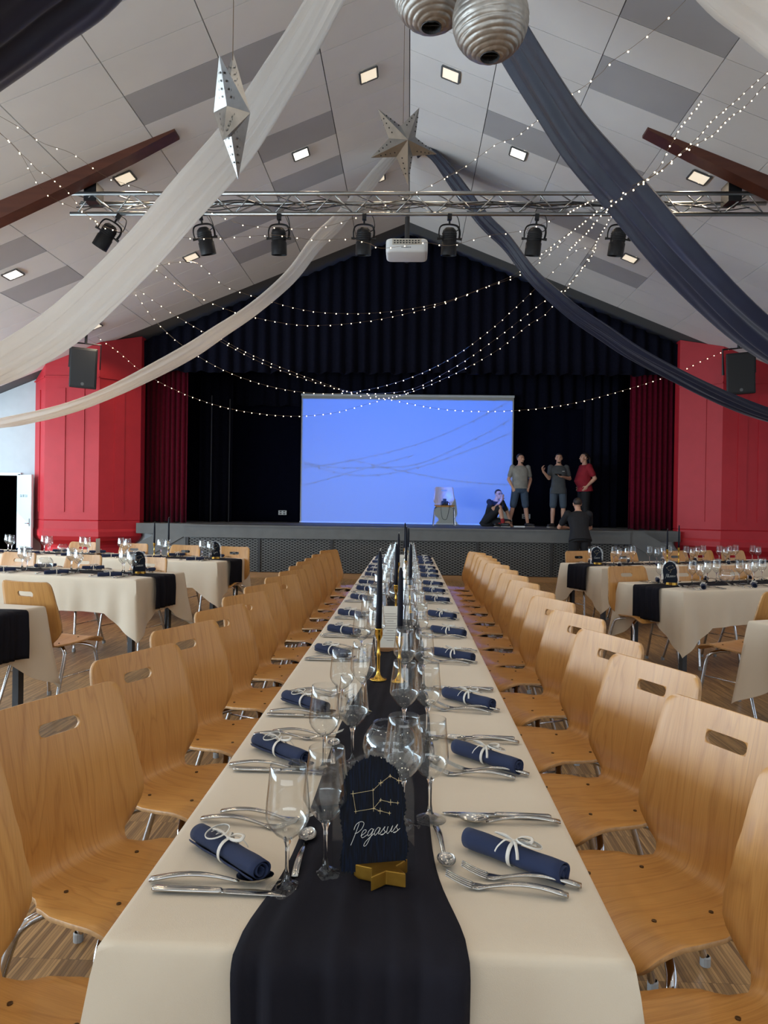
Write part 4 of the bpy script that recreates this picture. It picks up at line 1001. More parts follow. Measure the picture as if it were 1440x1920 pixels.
for (x, y, nm, wh) in [(-.035, 2.70, 'tall', 'left in the nearest pair on the long table'), (.045, 2.68, 'short', 'right in the nearest pair on the long table'),
    (0.0, 4.46, 'short', 'left in the second pair on the long table'), (.088, 4.46, 'short', 'right in the second pair on the long table'),
    (.018, 6.3, 'short', 'left in the third pair on the long table'), (.035, 6.2, 'tall', 'right in the third pair on the long table'),
    (.035, 8.1, 'tall', 'left in the farthest pair on the long table'), (.075, 8.1, 'short', 'right in the farthest pair on the long table')]:
    if abs(x - .018) < .001: x = -0.012
    if abs(x - .035) < .001 and y < 7: x = .055
    candle(x, y, ZT + 0.005, nm, wh)
KM.put('beige menu card in a wooden foot behind the nearest candlesticks', (-0.005, 3.25, ZT + 0.005), 0.05, 'menu cards')
KM.put('beige menu card in a wooden foot far down the long table', (0.02, 6.85, ZT + 0.005), -0.05, 'menu cards')
# ---------------------------------------------------------------- side tables
def side_table(nm, x0, y0, ang, L, word, npl, seed, chairs, candles=(), bowl=None, cards=(), sgn=True, legs=None, sgn_rz=0.0, sides=(1, -1)):
    """origin at the middle of the end nearest the long table; local x runs away along the table"""
    M = Matrix.Translation((x0, y0, 0)) @ Matrix.Rotation(ang, 4, 'Z')
    make_table('side_table', '%s with dark square legs under a cream cloth' % nm, L, 0.79, M, legs or [0.11, L - 0.11])
    cloth('tablecloth', 'cream cloth with pointed hanging corners on the %s' % nm, L, 0.80, M, 0.31, seed, 0.72)
    runner('dark navy runner hanging over the end of the %s' % nm, L, 0.26, M, 0.26, seed + 40, both=False)
    for i in range(npl):
        for s in sides:
            v = 0.36 + 0.58 * i
            F = M @ Matrix.Translation((v, s * 0.40, 0)) @ Matrix.Rotation(R(-90 * s), 4, 'Z')
            place(F, 0.0, '%s %s-side place, %s' % (ORD[i], 'far' if s * math.cos(ang) > 0 else 'near', nm))
    if sgn:
        st = [(-.03, .15), (-.01, .165), (.02, .172), (.035, .15), (.01, .135), (-.012, .128), (.0, .11)]
        q = sign('arched navy table sign at the end of the %s' % nm, word, st, [(0, 1), (1, 2), (2, 3), (3, 4), (4, 5), (5, 0), (4, 6)], star_base=True)
        p = M @ Vector((0.24, 0, 0)); q.location = (p.x, p.y, ZT + .0075); q.rotation_euler = (R(-3), 0, sgn_rz)
    for k, (u, v, nmc) in enumerate(candles):
        p = M @ Vector((u, v, 0)); candle(p.x, p.y, ZT + .005, nmc, ['left', 'right', 'last'][k] + ' on the %s' % nm)
    if bowl:
        p = M @ Vector((bowl, 0.03, 0)); KB_.put('round clear glass bowl on the %s' % nm, (p.x, p.y, ZT + .005), group='round glass bowls')
    for u in cards:
        p = M @ Vector((u, 0, 0)); KM.put('menu card standing edge-on on the %s' % nm, (p.x, p.y, ZT + .005), ang + PI / 2 + .15, 'menu cards')
    for (tx, ty, fa, lb) in chairs:
        f = ang + R(fa); KC.put('beech shell chair %s' % lb, (tx + 0.27 * math.cos(f), ty + 0.27 * math.sin(f), 0), f, 'chairs at the side tables')
AL = R(180 - 13); AR = R(24)
side_table('front left table', -2.33, 4.10, AL, 1.6, 'Lyra', 0, 51, [], sgn=False)
side_table('middle left table', -2.21, 6.55, AL, 2.6, 'Gemini', 3, 52,
    [(-2.45, 4.62, -90 - 5, 'with its seat showing before the middle left side table'),
     (-3.97, 7.32, 90, 'leftmost of those standing behind the middle left side table'), (-3.21, 7.16, 90, 'second from left behind the middle left side table'),
     (-2.47, 6.98, 84, 'nearest the sign behind the middle left side table')], bowl=1.25, cards=(2.0,), sgn_rz=R(22))
side_table('rear left table', -2.05, 8.60, AL, 4.0, 'Lyra', 6, 53,
    [(-4.3, 9.5, 90, 'with its slot showing before the left red bay'), (-3.55, 9.36, 90, 'second from left behind the farthest left side table'),
     (-2.8, 9.16, 90, 'left of the sign behind the farthest left side table'), (-2.12, 8.98, 90, 'behind the sign of the farthest left side table')],
    candles=((1.05, 0.05, 'short'), (0.90, -0.03, 'tall')), bowl=2.4, cards=(1.9,), sgn_rz=R(18))
side_table('front right table', 2.33, 4.10, AR, 1.6, 'Lyra', 0, 54, [], sgn=False)
side_table('middle right table', 2.20, 6.38, AR, 2.6, 'Phoenix', 3, 55,
    [(2.60, 4.90, 90 + 8, 'with its seat showing before the middle right side table'),
     (2.14, 6.86, -94, 'back turned, nearest the long table behind the middle right side table'), (2.72, 6.98, -90, 'back turned, second behind the middle right side table'), (3.3, 7.2, -90, 'back turned, third behind the middle right side table')],
    bowl=0.95, cards=(), sgn_rz=R(-18))
side_table('rear right table', 2.16, 8.73, AR, 3.4, 'Gemini', 5, 56,
    [(2.27, 9.32, -90, 'behind the sign of the farthest right side table'), (2.88, 9.45, -90, 'second from the sign behind the farthest right side table'), (3.65, 9.75, -90, 'third from the sign behind the farthest right side table'),
     (4.08, 9.95, -88, 'fourth from the sign behind the farthest right side table'), (4.55, 10.05, -90, 'fifth from the sign behind the farthest right side table')],
    candles=((1.35, 0.0, 'short'), (1.52, -0.02, 'tall')), bowl=0.7, sgn_rz=R(-14))
# ---------------------------------------------------------------- draped fabric swags
def swag(label, sg, y0, y1, curve, m, seed, fold=0.016, nf=5, sheer=False):
    """fabric hung flat from the ridge (y0..y1 wide) sagging to the side wall; sg = side"""
    rr = random.Random(seed); C = catmull([(x, 0, z) for x, z in curve], 7); nv = 44; N = len(C) - 1
    ph = [rr.uniform(0, 6.28) for _ in range(6)]
    Ls = [0.0]
    for i in range(1, len(C)): Ls.append(Ls[-1] + (C[i] - C[i - 1]).length)
    def P(i, j):
        c = C[i]; t = (C[min(i + 1, N)] - C[max(i - 1, 0)]).normalized(); n_ = Vector((t.z, 0, -t.x))
        v = j / nv; s = Ls[i]
        gather = 1 - 0.55 * math.exp(-(s / 0.5) ** 2)
        f = fold * (math.sin(v * nf * 2 * PI + 0.35 * s + ph[0]) + 0.6 * math.sin(v * nf * 3.3 * PI + ph[1] - 0.25 * s)) + 0.010 * math.sin(s * 2.2 + ph[2] + v * 9)
        sag = -0.05 * math.sin(PI * v)
        ym = (y0 + y1) / 2; y = ym + (v - 0.5) * (y1 - y0) * gather * (1 + 0.03 * math.sin(s * 1.3 + ph[3]))
        return (sg * (c.x + n_.x * f), y, c.z + n_.z * f * -1 * (-1) + sag)
    b = MB(); b.grid(P, N, nv); o = b.build('ceiling_drape', m, smooth=True)
    bake(o, ('SOLIDIFY', {'thickness': 0.0015}))
    return tag(o, label, 'ceiling drape', 'ceiling drapes')
def sheer_mat(name, c1, c2, trans, see=0.0):
    m = cloth_mat(name, c1, c2, 700, 0.75, 0.25, 0.3); nt = m.node_tree; out = nt.nodes['Material Output']
    tl = nd(m, 'ShaderNodeBsdfTranslucent'); tl.inputs[0].default_value = c2; mx = nd(m, 'ShaderNodeMixShader', i_Fac=trans)
    lk(m, bs(m), 0, mx, 1); lk(m, tl, 0, mx, 2)
    tp = nd(m, 'ShaderNodeBsdfTransparent'); m2_ = nd(m, 'ShaderNodeMixShader', i_Fac=see); lk(m, mx, 0, m2_, 1); lk(m, tp, 0, m2_, 2); lk(m, m2_, 0, out, 0); return m
M_wdrape = sheer_mat('white voile', rgb(236, 233, 230), rgb(241, 239, 236), 0.6, 0.10)
M_ndrape = sheer_mat('navy satin', rgb(16, 24, 50), rgb(20, 30, 60), 0.10)
bs(M_ndrape).inputs['Roughness'].default_value = 0.42
BIG = [(0.02, 7.08), (0.3, 6.62), (0.6, 6.12), (0.87, 5.6), (1.2, 5.06), (1.5, 4.61), (1.93, 4.12), (2.37, 3.61), (2.95, 3.04), (3.4, 2.73), (3.85, 2.53), (4.8, 2.32), (6.0, 2.34), (7.5, 2.55), (9.0, 2.85), (10.4, 3.1)]
THIN = [(0.03, 7.1), (0.27, 6.98), (1.03, 6.02), (1.45, 5.60), (1.87, 5.06), (2.45, 4.55), (3.0, 4.18), (3.42, 3.90), (4.0, 3.58), (4.72, 3.22), (5.4, 2.95), (6.1, 2.77), (6.8, 2.67), (8.2, 2.72), (10.4, 2.95)]
NTHIN = [(x + 0.10 * min(1, x / .3), z + 0.02) for x, z in THIN]; NTHIN[0] = (0.12, 7.02)
NEAR = [(0.02, 7.05), (0.4, 6.4), (1.0, 5.3), (1.62, 4.42), (2.0, 4.1), (2.45, 3.78), (3.2, 3.3), (4.2, 2.9), (5.5, 2.6), (7.0, 2.6), (10.4, 3.05)]
swag('wide white voile drape sweeping down the left side in front of the truss', -1, 5.9, 6.66, BIG, M_wdrape, 1)
swag('narrow white voile drape running from the ridge to the far left, behind the truss', -1, 11.0, 11.62, THIN, M_wdrape, 2, 0.02, 4)
swag('wide navy drape sweeping down the right side in front of the truss', 1, 5.9, 6.66, BIG, M_ndrape, 3, 0.022, 3)
swag('narrow navy drape running from the ridge to the far right, behind the truss', 1, 11.0, 11.62, NTHIN, M_ndrape, 4, 0.02, 4)
swag('navy drape crossing the top left corner of the picture', -1, 3.4, 4.2, NEAR, M_ndrape, 5, 0.022, 3)
swag('white voile drape crossing the top right corner of the picture', 1, 3.4, 4.2, NEAR, M_wdrape, 6)
# ---------------------------------------------------------------- fairy lights
_b = MB(); _b.ball((0, 0, 0), 0.0066, n=8, m=5); _bo = _b.build('light_bulb', M_bulb, smooth=True); BULB = _bo.data; bpy.data.objects.remove(_bo)
def fairy(label, pts, sp, rscale=1.0):
    """pts: (pixel u, v, depth Y) read off the photo along one strand"""
    C = catmull([pt(u, v, Y) for u, v, Y in pts], 10)
    o0 = C[0]; t = thing('fairy_light_string', label, 'fairy lights', o0, group='fairy light strings')
    b = MB(); b.sweep([p - o0 for p in C], 0.0022, 4); b.build('wire', M_wire, t)
    acc = sp * 0.5; n = 0
    for i in range(1, len(C)):
        d = (C[i] - C[i - 1]).length
        while acc <= d and n < 98:
            p = C[i - 1].lerp(C[i], acc / d) - o0
            q = bpy.data.objects.new('light_bulb', BULB); COL.objects.link(q); q.parent = t; q.location = p + Vector((rng.uniform(-.01, .01), rng.uniform(-.01, .01), -0.008)); q.scale = (rscale,) * 3
            acc += sp * rng.uniform(0.9, 1.1); n += 1
        acc -= d
fairy('fairy light string sagging highest across the black gable valance', [(285, 500, 11.8), (365, 492, 12), (420, 535, 12.2), (500, 563, 12.4), (580, 583, 12.5), (660, 588, 12.5), (740, 583, 12.5), (830, 567, 12.4), (905, 540, 12.3), (970, 512, 12.2), (1030, 470, 12), (1080, 425, 11.6)], 0.19, 1.3)
fairy('fairy light string just below the highest one across the valance', [(285, 500, 12), (350, 545, 12.2), (430, 582, 12.4), (500, 600, 12.5), (570, 610, 12.6), (650, 607, 12.6), (730, 595, 12.5), (820, 573, 12.4), (900, 543, 12.3), (985, 510, 12.2), (1060, 450, 12)], 0.19, 1.3)
fairy('fairy light string crossing from the left slope down behind the white drape and up right', [(250, 545, 12.6), (290, 600, 12.8), (345, 650, 12.9), (415, 692, 13), (490, 720, 13.1), (565, 735, 13.1), (640, 737, 13.1), (715, 725, 13.1), (790, 700, 13), (860, 663, 12.9), (930, 610, 12.7), (1000, 545, 12.4), (1080, 470, 12.2), (1115, 470, 12.3)], 0.17, 1.3)
fairy('fairy light string dipping from the left slope to the screen\'s top edge', [(262, 545, 12.6), (330, 592, 12.8), (410, 638, 12.9), (490, 680, 13), (570, 710, 13.1), (640, 732, 13.1), (690, 745, 13.1), (735, 745, 13.1), (790, 728, 13), (860, 697, 12.9), (930, 658, 12.8), (990, 610, 12.6), (1033, 578, 12.4), (1115, 470, 12.3)], 0.17, 1.3)
fairy('fairy light string rising from above the screen to the right slope', [(390, 620, 12.9), (450, 655, 13), (530, 690, 13.1), (600, 716, 13.1), (660, 735, 13.1), (725, 737, 13.1), (780, 727, 13), (850, 690, 12.9), (910, 650, 12.8), (960, 612, 12.6), (1020, 565, 12.4), (1060, 540, 12.3), (1110, 475, 12.3)], 0.17, 1.3)
fairy('fairy light string hanging lowest from the left red bay across the screen', [(183, 632, 13.75), (225, 662, 13.7), (262, 694, 13.6), (310, 722, 13.5), (375, 750, 13.5), (450, 770, 13.4), (540, 780, 13.4), (620, 775, 13.4), (690, 757, 13.4), (745, 742, 13.4), (770, 735, 13.4)], 0.15, 1.3)
fairy('fairy light string hanging lowest from the right red bay across the screen', [(1372, 652, 13.75), (1330, 670, 13.7), (1275, 696, 13.6), (1215, 718, 13.5), (1140, 740, 13.5), (1070, 757, 13.4), (990, 768, 13.4), (900, 771, 13.4), (830, 767, 13.4), (770, 757, 13.4), (690, 740, 13.4)], 0.15, 1.3)
fairy('fairy light string from the far left slope past the truss\'s left end', [(-20, 205, 6.9), (0, 218, 7.0), (40, 241, 7.2), (80, 268, 7.4), (137, 289, 7.6), (200, 332, 7.9), (265, 354, 8.2), (330, 383, 8.5), (393, 398, 8.6), (455, 421, 8.6), (520, 427, 8.6), (590, 428, 8.6), (655, 412, 8.7), (720, 385, 8.7), (790, 357, 8.7), (860, 318, 8.6)], 0.20)
fairy('fairy light string hanging under the truss from the left slope to the projector', [(0, 250, 7.2), (35, 283, 7.4), (70, 343, 7.8), (100, 372, 8), (150, 395, 8.2), (205, 428, 8.4), (260, 440, 8.5), (320, 444, 8.5), (390, 447, 8.5), (450, 444, 8.5), (520, 441, 8.5), (590, 450, 8.5), (650, 448, 8.5), (690, 456, 8.5), (712, 465, 8.5), (742, 463, 8.5), (795, 455, 8.5), (845, 460, 8.5), (910, 443, 8.5), (980, 432, 8.5), (1040, 410, 8.4)], 0.19)
fairy('fairy light string at the far left edge above the roof beam', [(-15, 235, 7.3), (20, 268, 7.4), (36, 285, 7.5), (55, 302, 7.6), (72, 320, 7.7), (87, 327, 7.8), (105, 342, 7.9), (125, 358, 8.1), (160, 400, 8.4), (200, 430, 8.8)], 0.14)
fairy('fairy light string descending from the top right across the navy drape', [(1310, -30, 5.2), (1284, 2, 5.3), (1250, 36, 5.4), (1216, 65, 5.5), (1181, 92, 5.55), (1145, 117, 5.6), (1128, 136, 5.7), (1094, 163, 5.8), (1059, 184, 6.2), (1028, 209, 6.8), (996, 235, 7.4), (965, 258, 7.8), (930, 271, 8.1), (880, 307, 8.5), (850, 326, 8.7), (800, 352, 8.9)], 0.17)
fairy('fairy light string from the right slope to the truss over the navy drape, left one', [(1318, 186, 6.3), (1290, 222, 6.0), (1270, 248, 5.85), (1262, 265, 5.8), (1250, 285, 5.75), (1236, 313, 5.7), (1217, 332, 5.8), (1200, 347, 6.0), (1170, 358, 6.3), (1140, 366, 6.7), (1100, 380, 7.2), (1060, 402, 7.8)], 0.10)
fairy('fairy light string from the right edge to the truss over the navy drape, upper one', [(1445, 130, 6.9), (1415, 156, 6.8), (1378, 190, 6.6), (1340, 222, 6.3), (1307, 259, 6.0), (1270, 292, 5.75), (1240, 320, 5.7), (1217, 333, 5.8), (1180, 352, 6.1), (1140, 380, 6.6), (1100, 412, 7.3), (1060, 442, 8.1), (1010, 480, 9.0)], 0.14)
fairy('fairy light string from the right edge to the truss over the navy drape, lower one', [(1450, 150, 7), (1432, 162, 6.9), (1397, 200, 6.7), (1362, 225, 6.4), (1337, 252, 6.1), (1297, 275, 5.9), (1265, 297, 5.75), (1235, 322, 5.7), (1200, 346, 5.8), (1162, 372, 6.2), (1130, 402, 6.8), (1095, 440, 7.6), (1065, 470, 8.4)], 0.14)
fairy('fairy light string climbing the far right slope below the truss', [(1155, 385, 10), (1140, 415, 10.6), (1120, 450, 11.4), (1112, 475, 12), (1096, 500, 12.4), (1075, 525, 12.8), (1050, 560, 13)], 0.15, 1.2)
# ---------------------------------------------------------------- hanging stars and lanterns
def star3d(r_out, r_in, depth):
    P = []
    for k in range(10):
        r = r_out if k % 2 == 0 else r_in; a = R(90 + 36 * k); P.append((r * math.cos(a), r * math.sin(a)))
    vs = [(x, 0, z) for x, z in P] + [(0, -depth, 0), (0, depth, 0)]
    fs = []
    for k in range(10):
        q = (k + 1) % 10; fs += [(k, q, 10), (q, k, 11)]
    return vs, fs
def star(label, loc, rot, r_out):
    t = thing('star_lantern', label, 'star lantern', loc, group='silver star lanterns'); 
    b = MB(); vs, fs = star3d(r_out, r_out * 0.40, r_out * 0.30); b.add(vs, fs); E_ = Matrix.Rotation(rot[2], 4, 'Z') @ Matrix.Rotation(rot[0], 4, 'X') @ Matrix.Rotation(rot[1], 4, 'Y')
    b.v = [tuple(E_ @ Vector(p)) for p in b.v]; b.build('body', M_silverstar, t)
    b = MB()   # pierced star-shaped holes along each point
    for k in range(5):
        a = R(90 + 72 * k)
        for sd in (-1, 1):
            for u in (0.38, 0.5, 0.62, 0.74):
                for off in (-0.09, 0.09):
                    rr_ = u * r_out; c = Vector((rr_ * math.cos(a), 0, rr_ * math.sin(a))); sidev = Vector((-math.sin(a), 0, math.cos(a)))
                    wmax = max(0, 1 - u) * 0.40 * r_out
                    lat = sidev * (wmax * off * 6); f = 1 - min(1, abs(off * 6))
                    p = c + lat; dep = r_out * 0.30 * (1 - u) * (1 - abs(off * 6) * 0.75)
                    p.y = sd * (dep + 0.002); s_ = 0.006 * r_out / 0.3
                    M = E_ @ Matrix.Translation(p) @ Matrix.Rotation(R(90), 4, 'X')
                    b.lathe([(0.0, 0.0), (s_, 0.0)], 6, M, cap=False)
    b.build('pierced_holes', M_black, t)
    x, y, z = loc; b = MB(); top = E_ @ Vector((0, 0, r_out)); zt = ceil_z(x) - z
    b.sweep([(0, 0, 0.05), (0, 0, zt)], 0.0022, 5); b.build('hanging_wire', M_wire, t)
    return t
star('silver foil star lantern seen nearly edge-on before the wide white drape', (-0.93, 3.9, 3.56), (0, R(3), R(92)), 0.335)
star('silver foil star lantern hanging from the ridge above the truss', (-0.02, 5.8, 4.36), (R(10), R(22), R(26)), 0.315)
def paper_lantern(label, loc, r, seed):
    t = thing('paper_lantern', label, 'paper lantern', loc, group='silver paper lanterns'); b = MB(); n = 48; m = 150; rr = random.Random(seed)
    def P(i, j):
        th = R(15) + (PI - R(30)) * j / m; a = 2 * PI * i / n
        q = (th + 0.10 * math.sin(a + seed)) * 21 / PI; k = 1 - 0.020 * (1 - abs(math.sin(PI * q))) ** 1.5 + 0.004 * math.sin(7 * a + j * .5) + 0.004 * math.sin(13 * a - j * .23)
        return (r * k * math.sin(th) * math.cos(a), r * k * math.sin(th) * math.sin(a), r * k * math.cos(th))
    b.grid(P, n, m); b.build('paper_shell', M_silverpaper, t, smooth=True)
    b = MB(); z = -r * math.cos(R(15)); rr_ = r * math.sin(R(15)); b.lathe([(rr_, z), (rr_ * .95, z - .004), (rr_ * .9, z + .01), (rr_ * .86, z + .06)], 24, cap=False); b.build('opening_ring', M_dark, t)
    b = MB(); b.lathe([(0, r * .1), (rr_ * 2.4, r * .1)], 20, cap=False); b.sweep([(-rr_, 0, z + .01), (rr_, 0, z + .01)], 0.002, 5); b.build('wire_frame', M_dark, t)
    b = MB(); b.sweep([(0, 0, r * .9), (0, 0, ceil_z(loc[0]) - loc[2])], 0.003, 5); b.build('hanging_cord', M_wire, t)
paper_lantern('silver ribbed paper lantern hanging lower, right of the ridge', (0.455, 3.72, 3.93), 0.197, 1)
paper_lantern('silver ribbed paper lantern cut by the picture\'s top edge', (0.155, 3.95, 4.26), 0.217, 2)
# ---------------------------------------------------------------- people
M_skin = noisy('skin', rgb(206, 158, 132), rgb(198, 148, 122), 12, 0.55)
M_hairdark = noisy('dark brown hair', rgb(38, 28, 24), rgb(50, 38, 31), 40, 0.6)
def fabric(n, c): return noisy(n, rgb(*c), rgb(*[max(0, int(x * .9)) for x in c]), 12, 0.85)
M_eye = mat('eye', rgb(30, 24, 22), 0.3); M_shoe = mat('dark shoe', rgb(38, 36, 38), 0.6); M_sole = mat('pale sole', rgb(205, 200, 192), 0.6)
def capsule(b, p, q, r0, r1, n=12):
    p = Vector(p); q = Vector(q); d = q - p; L = d.length
    if L < 1e-5: b.ball(p, r0); return
    pts = []; rs = []
    u = d / L
    for k in range(4): a = R(-90 + 30 * k); pts.append(p + u * (r0 * math.sin(a))); rs.append(max(1e-4, r0 * math.cos(a)))
    pts[0] = p - u * r0
    for k in range(4): a = R(0 + 30 * k); pts.append(q + u * (r1 * math.sin(a))); rs.append(max(1e-4, r1 * math.cos(a)))
    b.sweep(pts, rs, n)
def loft(b, secs, n=20):
    """secs: (centre, side vector * half width, front vector * half depth)"""
    vs = []
    for c, sx, fy in secs:
        for k in range(n):
            a = 2 * PI * k / n; ca, sa = math.cos(a), math.sin(a)
            ca = math.copysign(abs(ca) ** .85, ca); sa = math.copysign(abs(sa) ** .85, sa)
            vs.append(Vector(c) + Vector(sx) * ca + Vector(fy) * sa)
    N = len(secs)
    b.add(vs, [(j * n + k, j * n + (k + 1) % n, (j + 1) * n + (k + 1) % n, (j + 1) * n + k) for j in range(N - 1) for k in range(n)] + [tuple(range(n - 1, -1, -1)), tuple((N - 1) * n + k for k in range(n))])
def skinned(b, name, m, parent, vox, smooth=6, loc=None):
    o = b.build(name, m, parent)
    bake(o, ('REMESH', {'mode': 'VOXEL', 'voxel_size': vox, 'use_smooth_shade': True}), ('SMOOTH', {'factor': 0.5, 'iterations': smooth}))
    o.data.polygons.foreach_set('use_smooth', [True] * len(o.data.polygons)); return o
def hand(b, wrist, d, palm_n, side, curl=0.6, spread=1.0):
    """five fingers from the wrist along d; palm_n points out of the palm, side towards the thumb"""
    w_ = Vector(wrist); d = Vector(d).normalized(); pn = Vector(palm_n); pn = (pn - d * pn.dot(d)).normalized(); sd = d.cross(pn); sd = sd if sd.dot(Vector(side)) > 0 else -sd
    loft(b, [(w_ - d * .01, sd * .026, pn * .018), (w_ + d * .03, sd * .037, pn * .017), (w_ + d * .07, sd * .042, pn * .015), (w_ + d * .09, sd * .040, pn * .012)], 12)
    for k, ln in enumerate((.072, .080, .075, .058)):
        o = w_ + d * .088 + sd * (.030 - .020 * k) * spread; l1, l2, l3 = ln * .45, ln * .32, ln * .26; dd = (d + sd * (.10 - .07 * k)).normalized()
        a = curl * (0.8 + .1 * k); p1 = o + dd * l1 * math.cos(a * .5) + pn * l1 * math.sin(a * .5); p2 = p1 + dd * l2 * math.cos(a * 1.2) + pn * l2 * math.sin(a * 1.2); p3 = p2 + dd * l3 * math.cos(a * 1.9) + pn * l3 * math.sin(a * 1.9)
        capsule(b, o - dd * .02, p1, .0105, .0098, 8); capsule(b, p1, p2, .0098, .0092, 8); capsule(b, p2, p3, .0092, .008, 8)
    o = w_ + d * .025 + sd * .030; p1 = o + (d * .6 + sd * .75 + pn * .25).normalized() * .038; p2 = p1 + (d * .9 + sd * .25 + pn * .35).normalized() * .032
    capsule(b, o - sd * .01, p1, .015, .012, 8); capsule(b, p1, p2, .0115, .009, 8)
def head(b, hc, fwd, up, sc=1.0):
    fwd = Vector(fwd).normalized(); up = Vector(up).normalized(); sd = fwd.cross(up).normalized(); fwd = up.cross(sd).normalized()
    def q(x, y, z): return Vector(hc) + (sd * x + fwd * y + up * z) * sc
    M = Matrix((sd, fwd, up)).transposed().to_4x4(); M.translation = Vector(hc)
    b.ball((0, -.010 * sc, .028 * sc), .077 * sc, .098 * sc, .090 * sc, 18, 12, M)
    loft(b, [(q(0, .025, .05), sd * .070 * sc, fwd * .062 * sc), (q(0, .03, .0), sd * .069 * sc, fwd * .063 * sc), (q(0, .032, -.045), sd * .058 * sc, fwd * .058 * sc), (q(0, .042, -.085), sd * .040 * sc, fwd * .044 * sc), (q(0, .052, -.108), sd * .022 * sc, fwd * .026 * sc)], 16)
    capsule(b, q(0, .088, .018), q(0, .112, -.020), .010 * sc, .0155 * sc, 8)     # nose
    b.ball(q(.013, .102, -.022), .010 * sc, n=6, m=5); b.ball(q(-.013, .102, -.022), .010 * sc, n=6, m=5)
    capsule(b, q(-.035, .083, .030), q(.035, .083, .030), .011 * sc, .011 * sc, 8)  # brow
    capsule(b, q(-.020, .086, -.050), q(.020, .086, -.050), .010 * sc, .010 * sc, 8)  # lips
    capsule(b, q(-.016, .086, -.062), q(.016, .086, -.062), .009 * sc, .009 * sc, 8)
    for s in (-1, 1):
        b.ball(q(s * .078, -.008, .0), .010 * sc, .020 * sc, .032 * sc, 8, 6, None) if False else capsule(b, q(s * .077, -.006, .020), q(s * .075, 0, -.022), .014 * sc, .010 * sc, 8)
        b.ball(q(s * .048, .062, -.012), .022 * sc, n=8, m=6)
    return q, M
def person(label, loc, rz, J, shirt, bottom, long_legs=False, hair='short', hands=None, head_f=(0, -1, 0), head_u=(0, 0, 1), girth=1.0, belly=0.0, scale=1.0, glasses=False, beard=False, logo=False, socks=None, shirt_len=0.0, hair_m=None):
    """J: joints; body faces local -y. L/R joints carry suffix l / r (r = person's right = -x side)"""
    hm = hair_m or M_hairdark
    t_b = MB(); J = {k: Vector(v) for k, v in J.items()}
    pel, che, nek, hd = J['pelvis'], J['chest'], J['neck'], J['head']
    sx_ = (J['sl'] - J['sr']).normalized(); hx_ = (J['hl'] - J['hr']).normalized()
    up1 = (che - pel).normalized(); f1 = sx_.cross(up1).normalized()   # backwards
    f1 = -f1 if f1.dot(Vector(J.get('front', (0, -1, 0)))) < 0 else f1
    f0 = hx_.cross(up1).normalized(); f0 = -f0 if f0.dot(f1) < 0 else f0
    g = girth
    def torso(b, e, z0=-0.10, top=True, drop=0.0):
        w0 = pel.lerp(che, 0.45)
        k_ = .022 if e else 0.0
        S_ = [(pel - up1 * (0.10 + drop), hx_ * ((.168 if e else .150) * g + e + k_), f0 * ((.118 if e else .105) * g + e + k_)), (pel + up1 * (min(0, -drop) * .5 if e else 0), hx_ * (.168 * g + e), f0 * (.118 * g + e)),
              (w0 + f1 * belly * .5, (hx_ + sx_).normalized() * (.145 * g + e + belly * .3), f1 * (.105 * g + e + belly * .55)), (pel.lerp(che, .8) + f1 * belly * .25, sx_ * (.162 * g + e), f1 * (.112 * g + e + belly * .2)),
              (che + up1 * .02, sx_ * (.178 * g + e), f1 * (.112 * g + e)), (che.lerp(nek, .55), sx_ * (.165 * g + e), f1 * (.088 * g + e)), (che.lerp(nek, .9), sx_ * (.095 + e), f1 * (.062 + e))]
        if top: S_.append((nek + up1 * .01, sx_ * (.062 + e), f1 * (.055 + e)))
        loft(b, S_)
    # body
    b = t_b; torso(b, 0.0); capsule(b, nek - up1 * .03, nek.lerp(hd, .6), .058, .055)
    q, HM = head(b, hd, head_f, head_u)
    for s in 'lr':
        A, E, W = J['s' + s], J['e' + s], J['w' + s]
        b.ball(A, .054 * g, n=12, m=8); capsule(b, A, E, .048 * g, .040 * g); capsule(b, E, E.lerp(W, .35), .041 * g, .040 * g); capsule(b, E.lerp(W, .35), W, .039 * g, .027)
        H, K, N_ = J['h' + s], J['k' + s], J['a' + s]
        capsule(b, H, K, .088 * g, .056 * g); capsule(b, K, K.lerp(N_, .35), .053 * g, .054 * g); capsule(b, K.lerp(N_, .35) , N_, .053 * g, .036)
        T_ = J['t' + s]; capsule(b, N_ + Vector((0, 0, -.02)), T_, .038, .030)
        hd_ = (hands or {}).get(s, {})
        d = Vector(hd_.get('d', (W - E))); hand(b, W, d, hd_.get('n', (0.0, 1, 0)), hd_.get('t', (0, -1, 0)), hd_.get('curl', .5))
    body = skinned(b, 'person', M_skin, None, .0068, 3)
    # clothes
    b = MB(); torso(b, .014, top=False, drop=shirt_len)
    for s in 'lr':
        A, E = J['s' + s], J['e' + s]; b.ball(A, .071 * g, n=12, m=8); capsule(b, A, A.lerp(E, .66), .067 * g, .060 * g)
    skinned(b, 'shirt', shirt, body, .010, 4)
    b = MB()
    loft(b, [(pel - up1 * .13, hx_ * (.145 * g + .012), f0 * (.105 * g + .012)), (pel - up1 * .05, hx_ * (.165 * g + .014), f0 * (.118 * g + .014)), (pel + up1 * .07, hx_ * (.155 * g + .010), f0 * (.110 * g + .010))])
    for s in 'lr':
        H, K, N_ = J['h' + s], J['k' + s], J['a' + s]
        if long_legs: capsule(b, H, K, .102 * g, .076 * g); capsule(b, K, N_, .074 * g, .060)
        else:
            e_ = H.lerp(K, .93); capsule(b, H, e_, .104 * g, .084 * g)
    skinned(b, 'trousers' if long_legs else 'shorts', bottom, body, .010, 4)
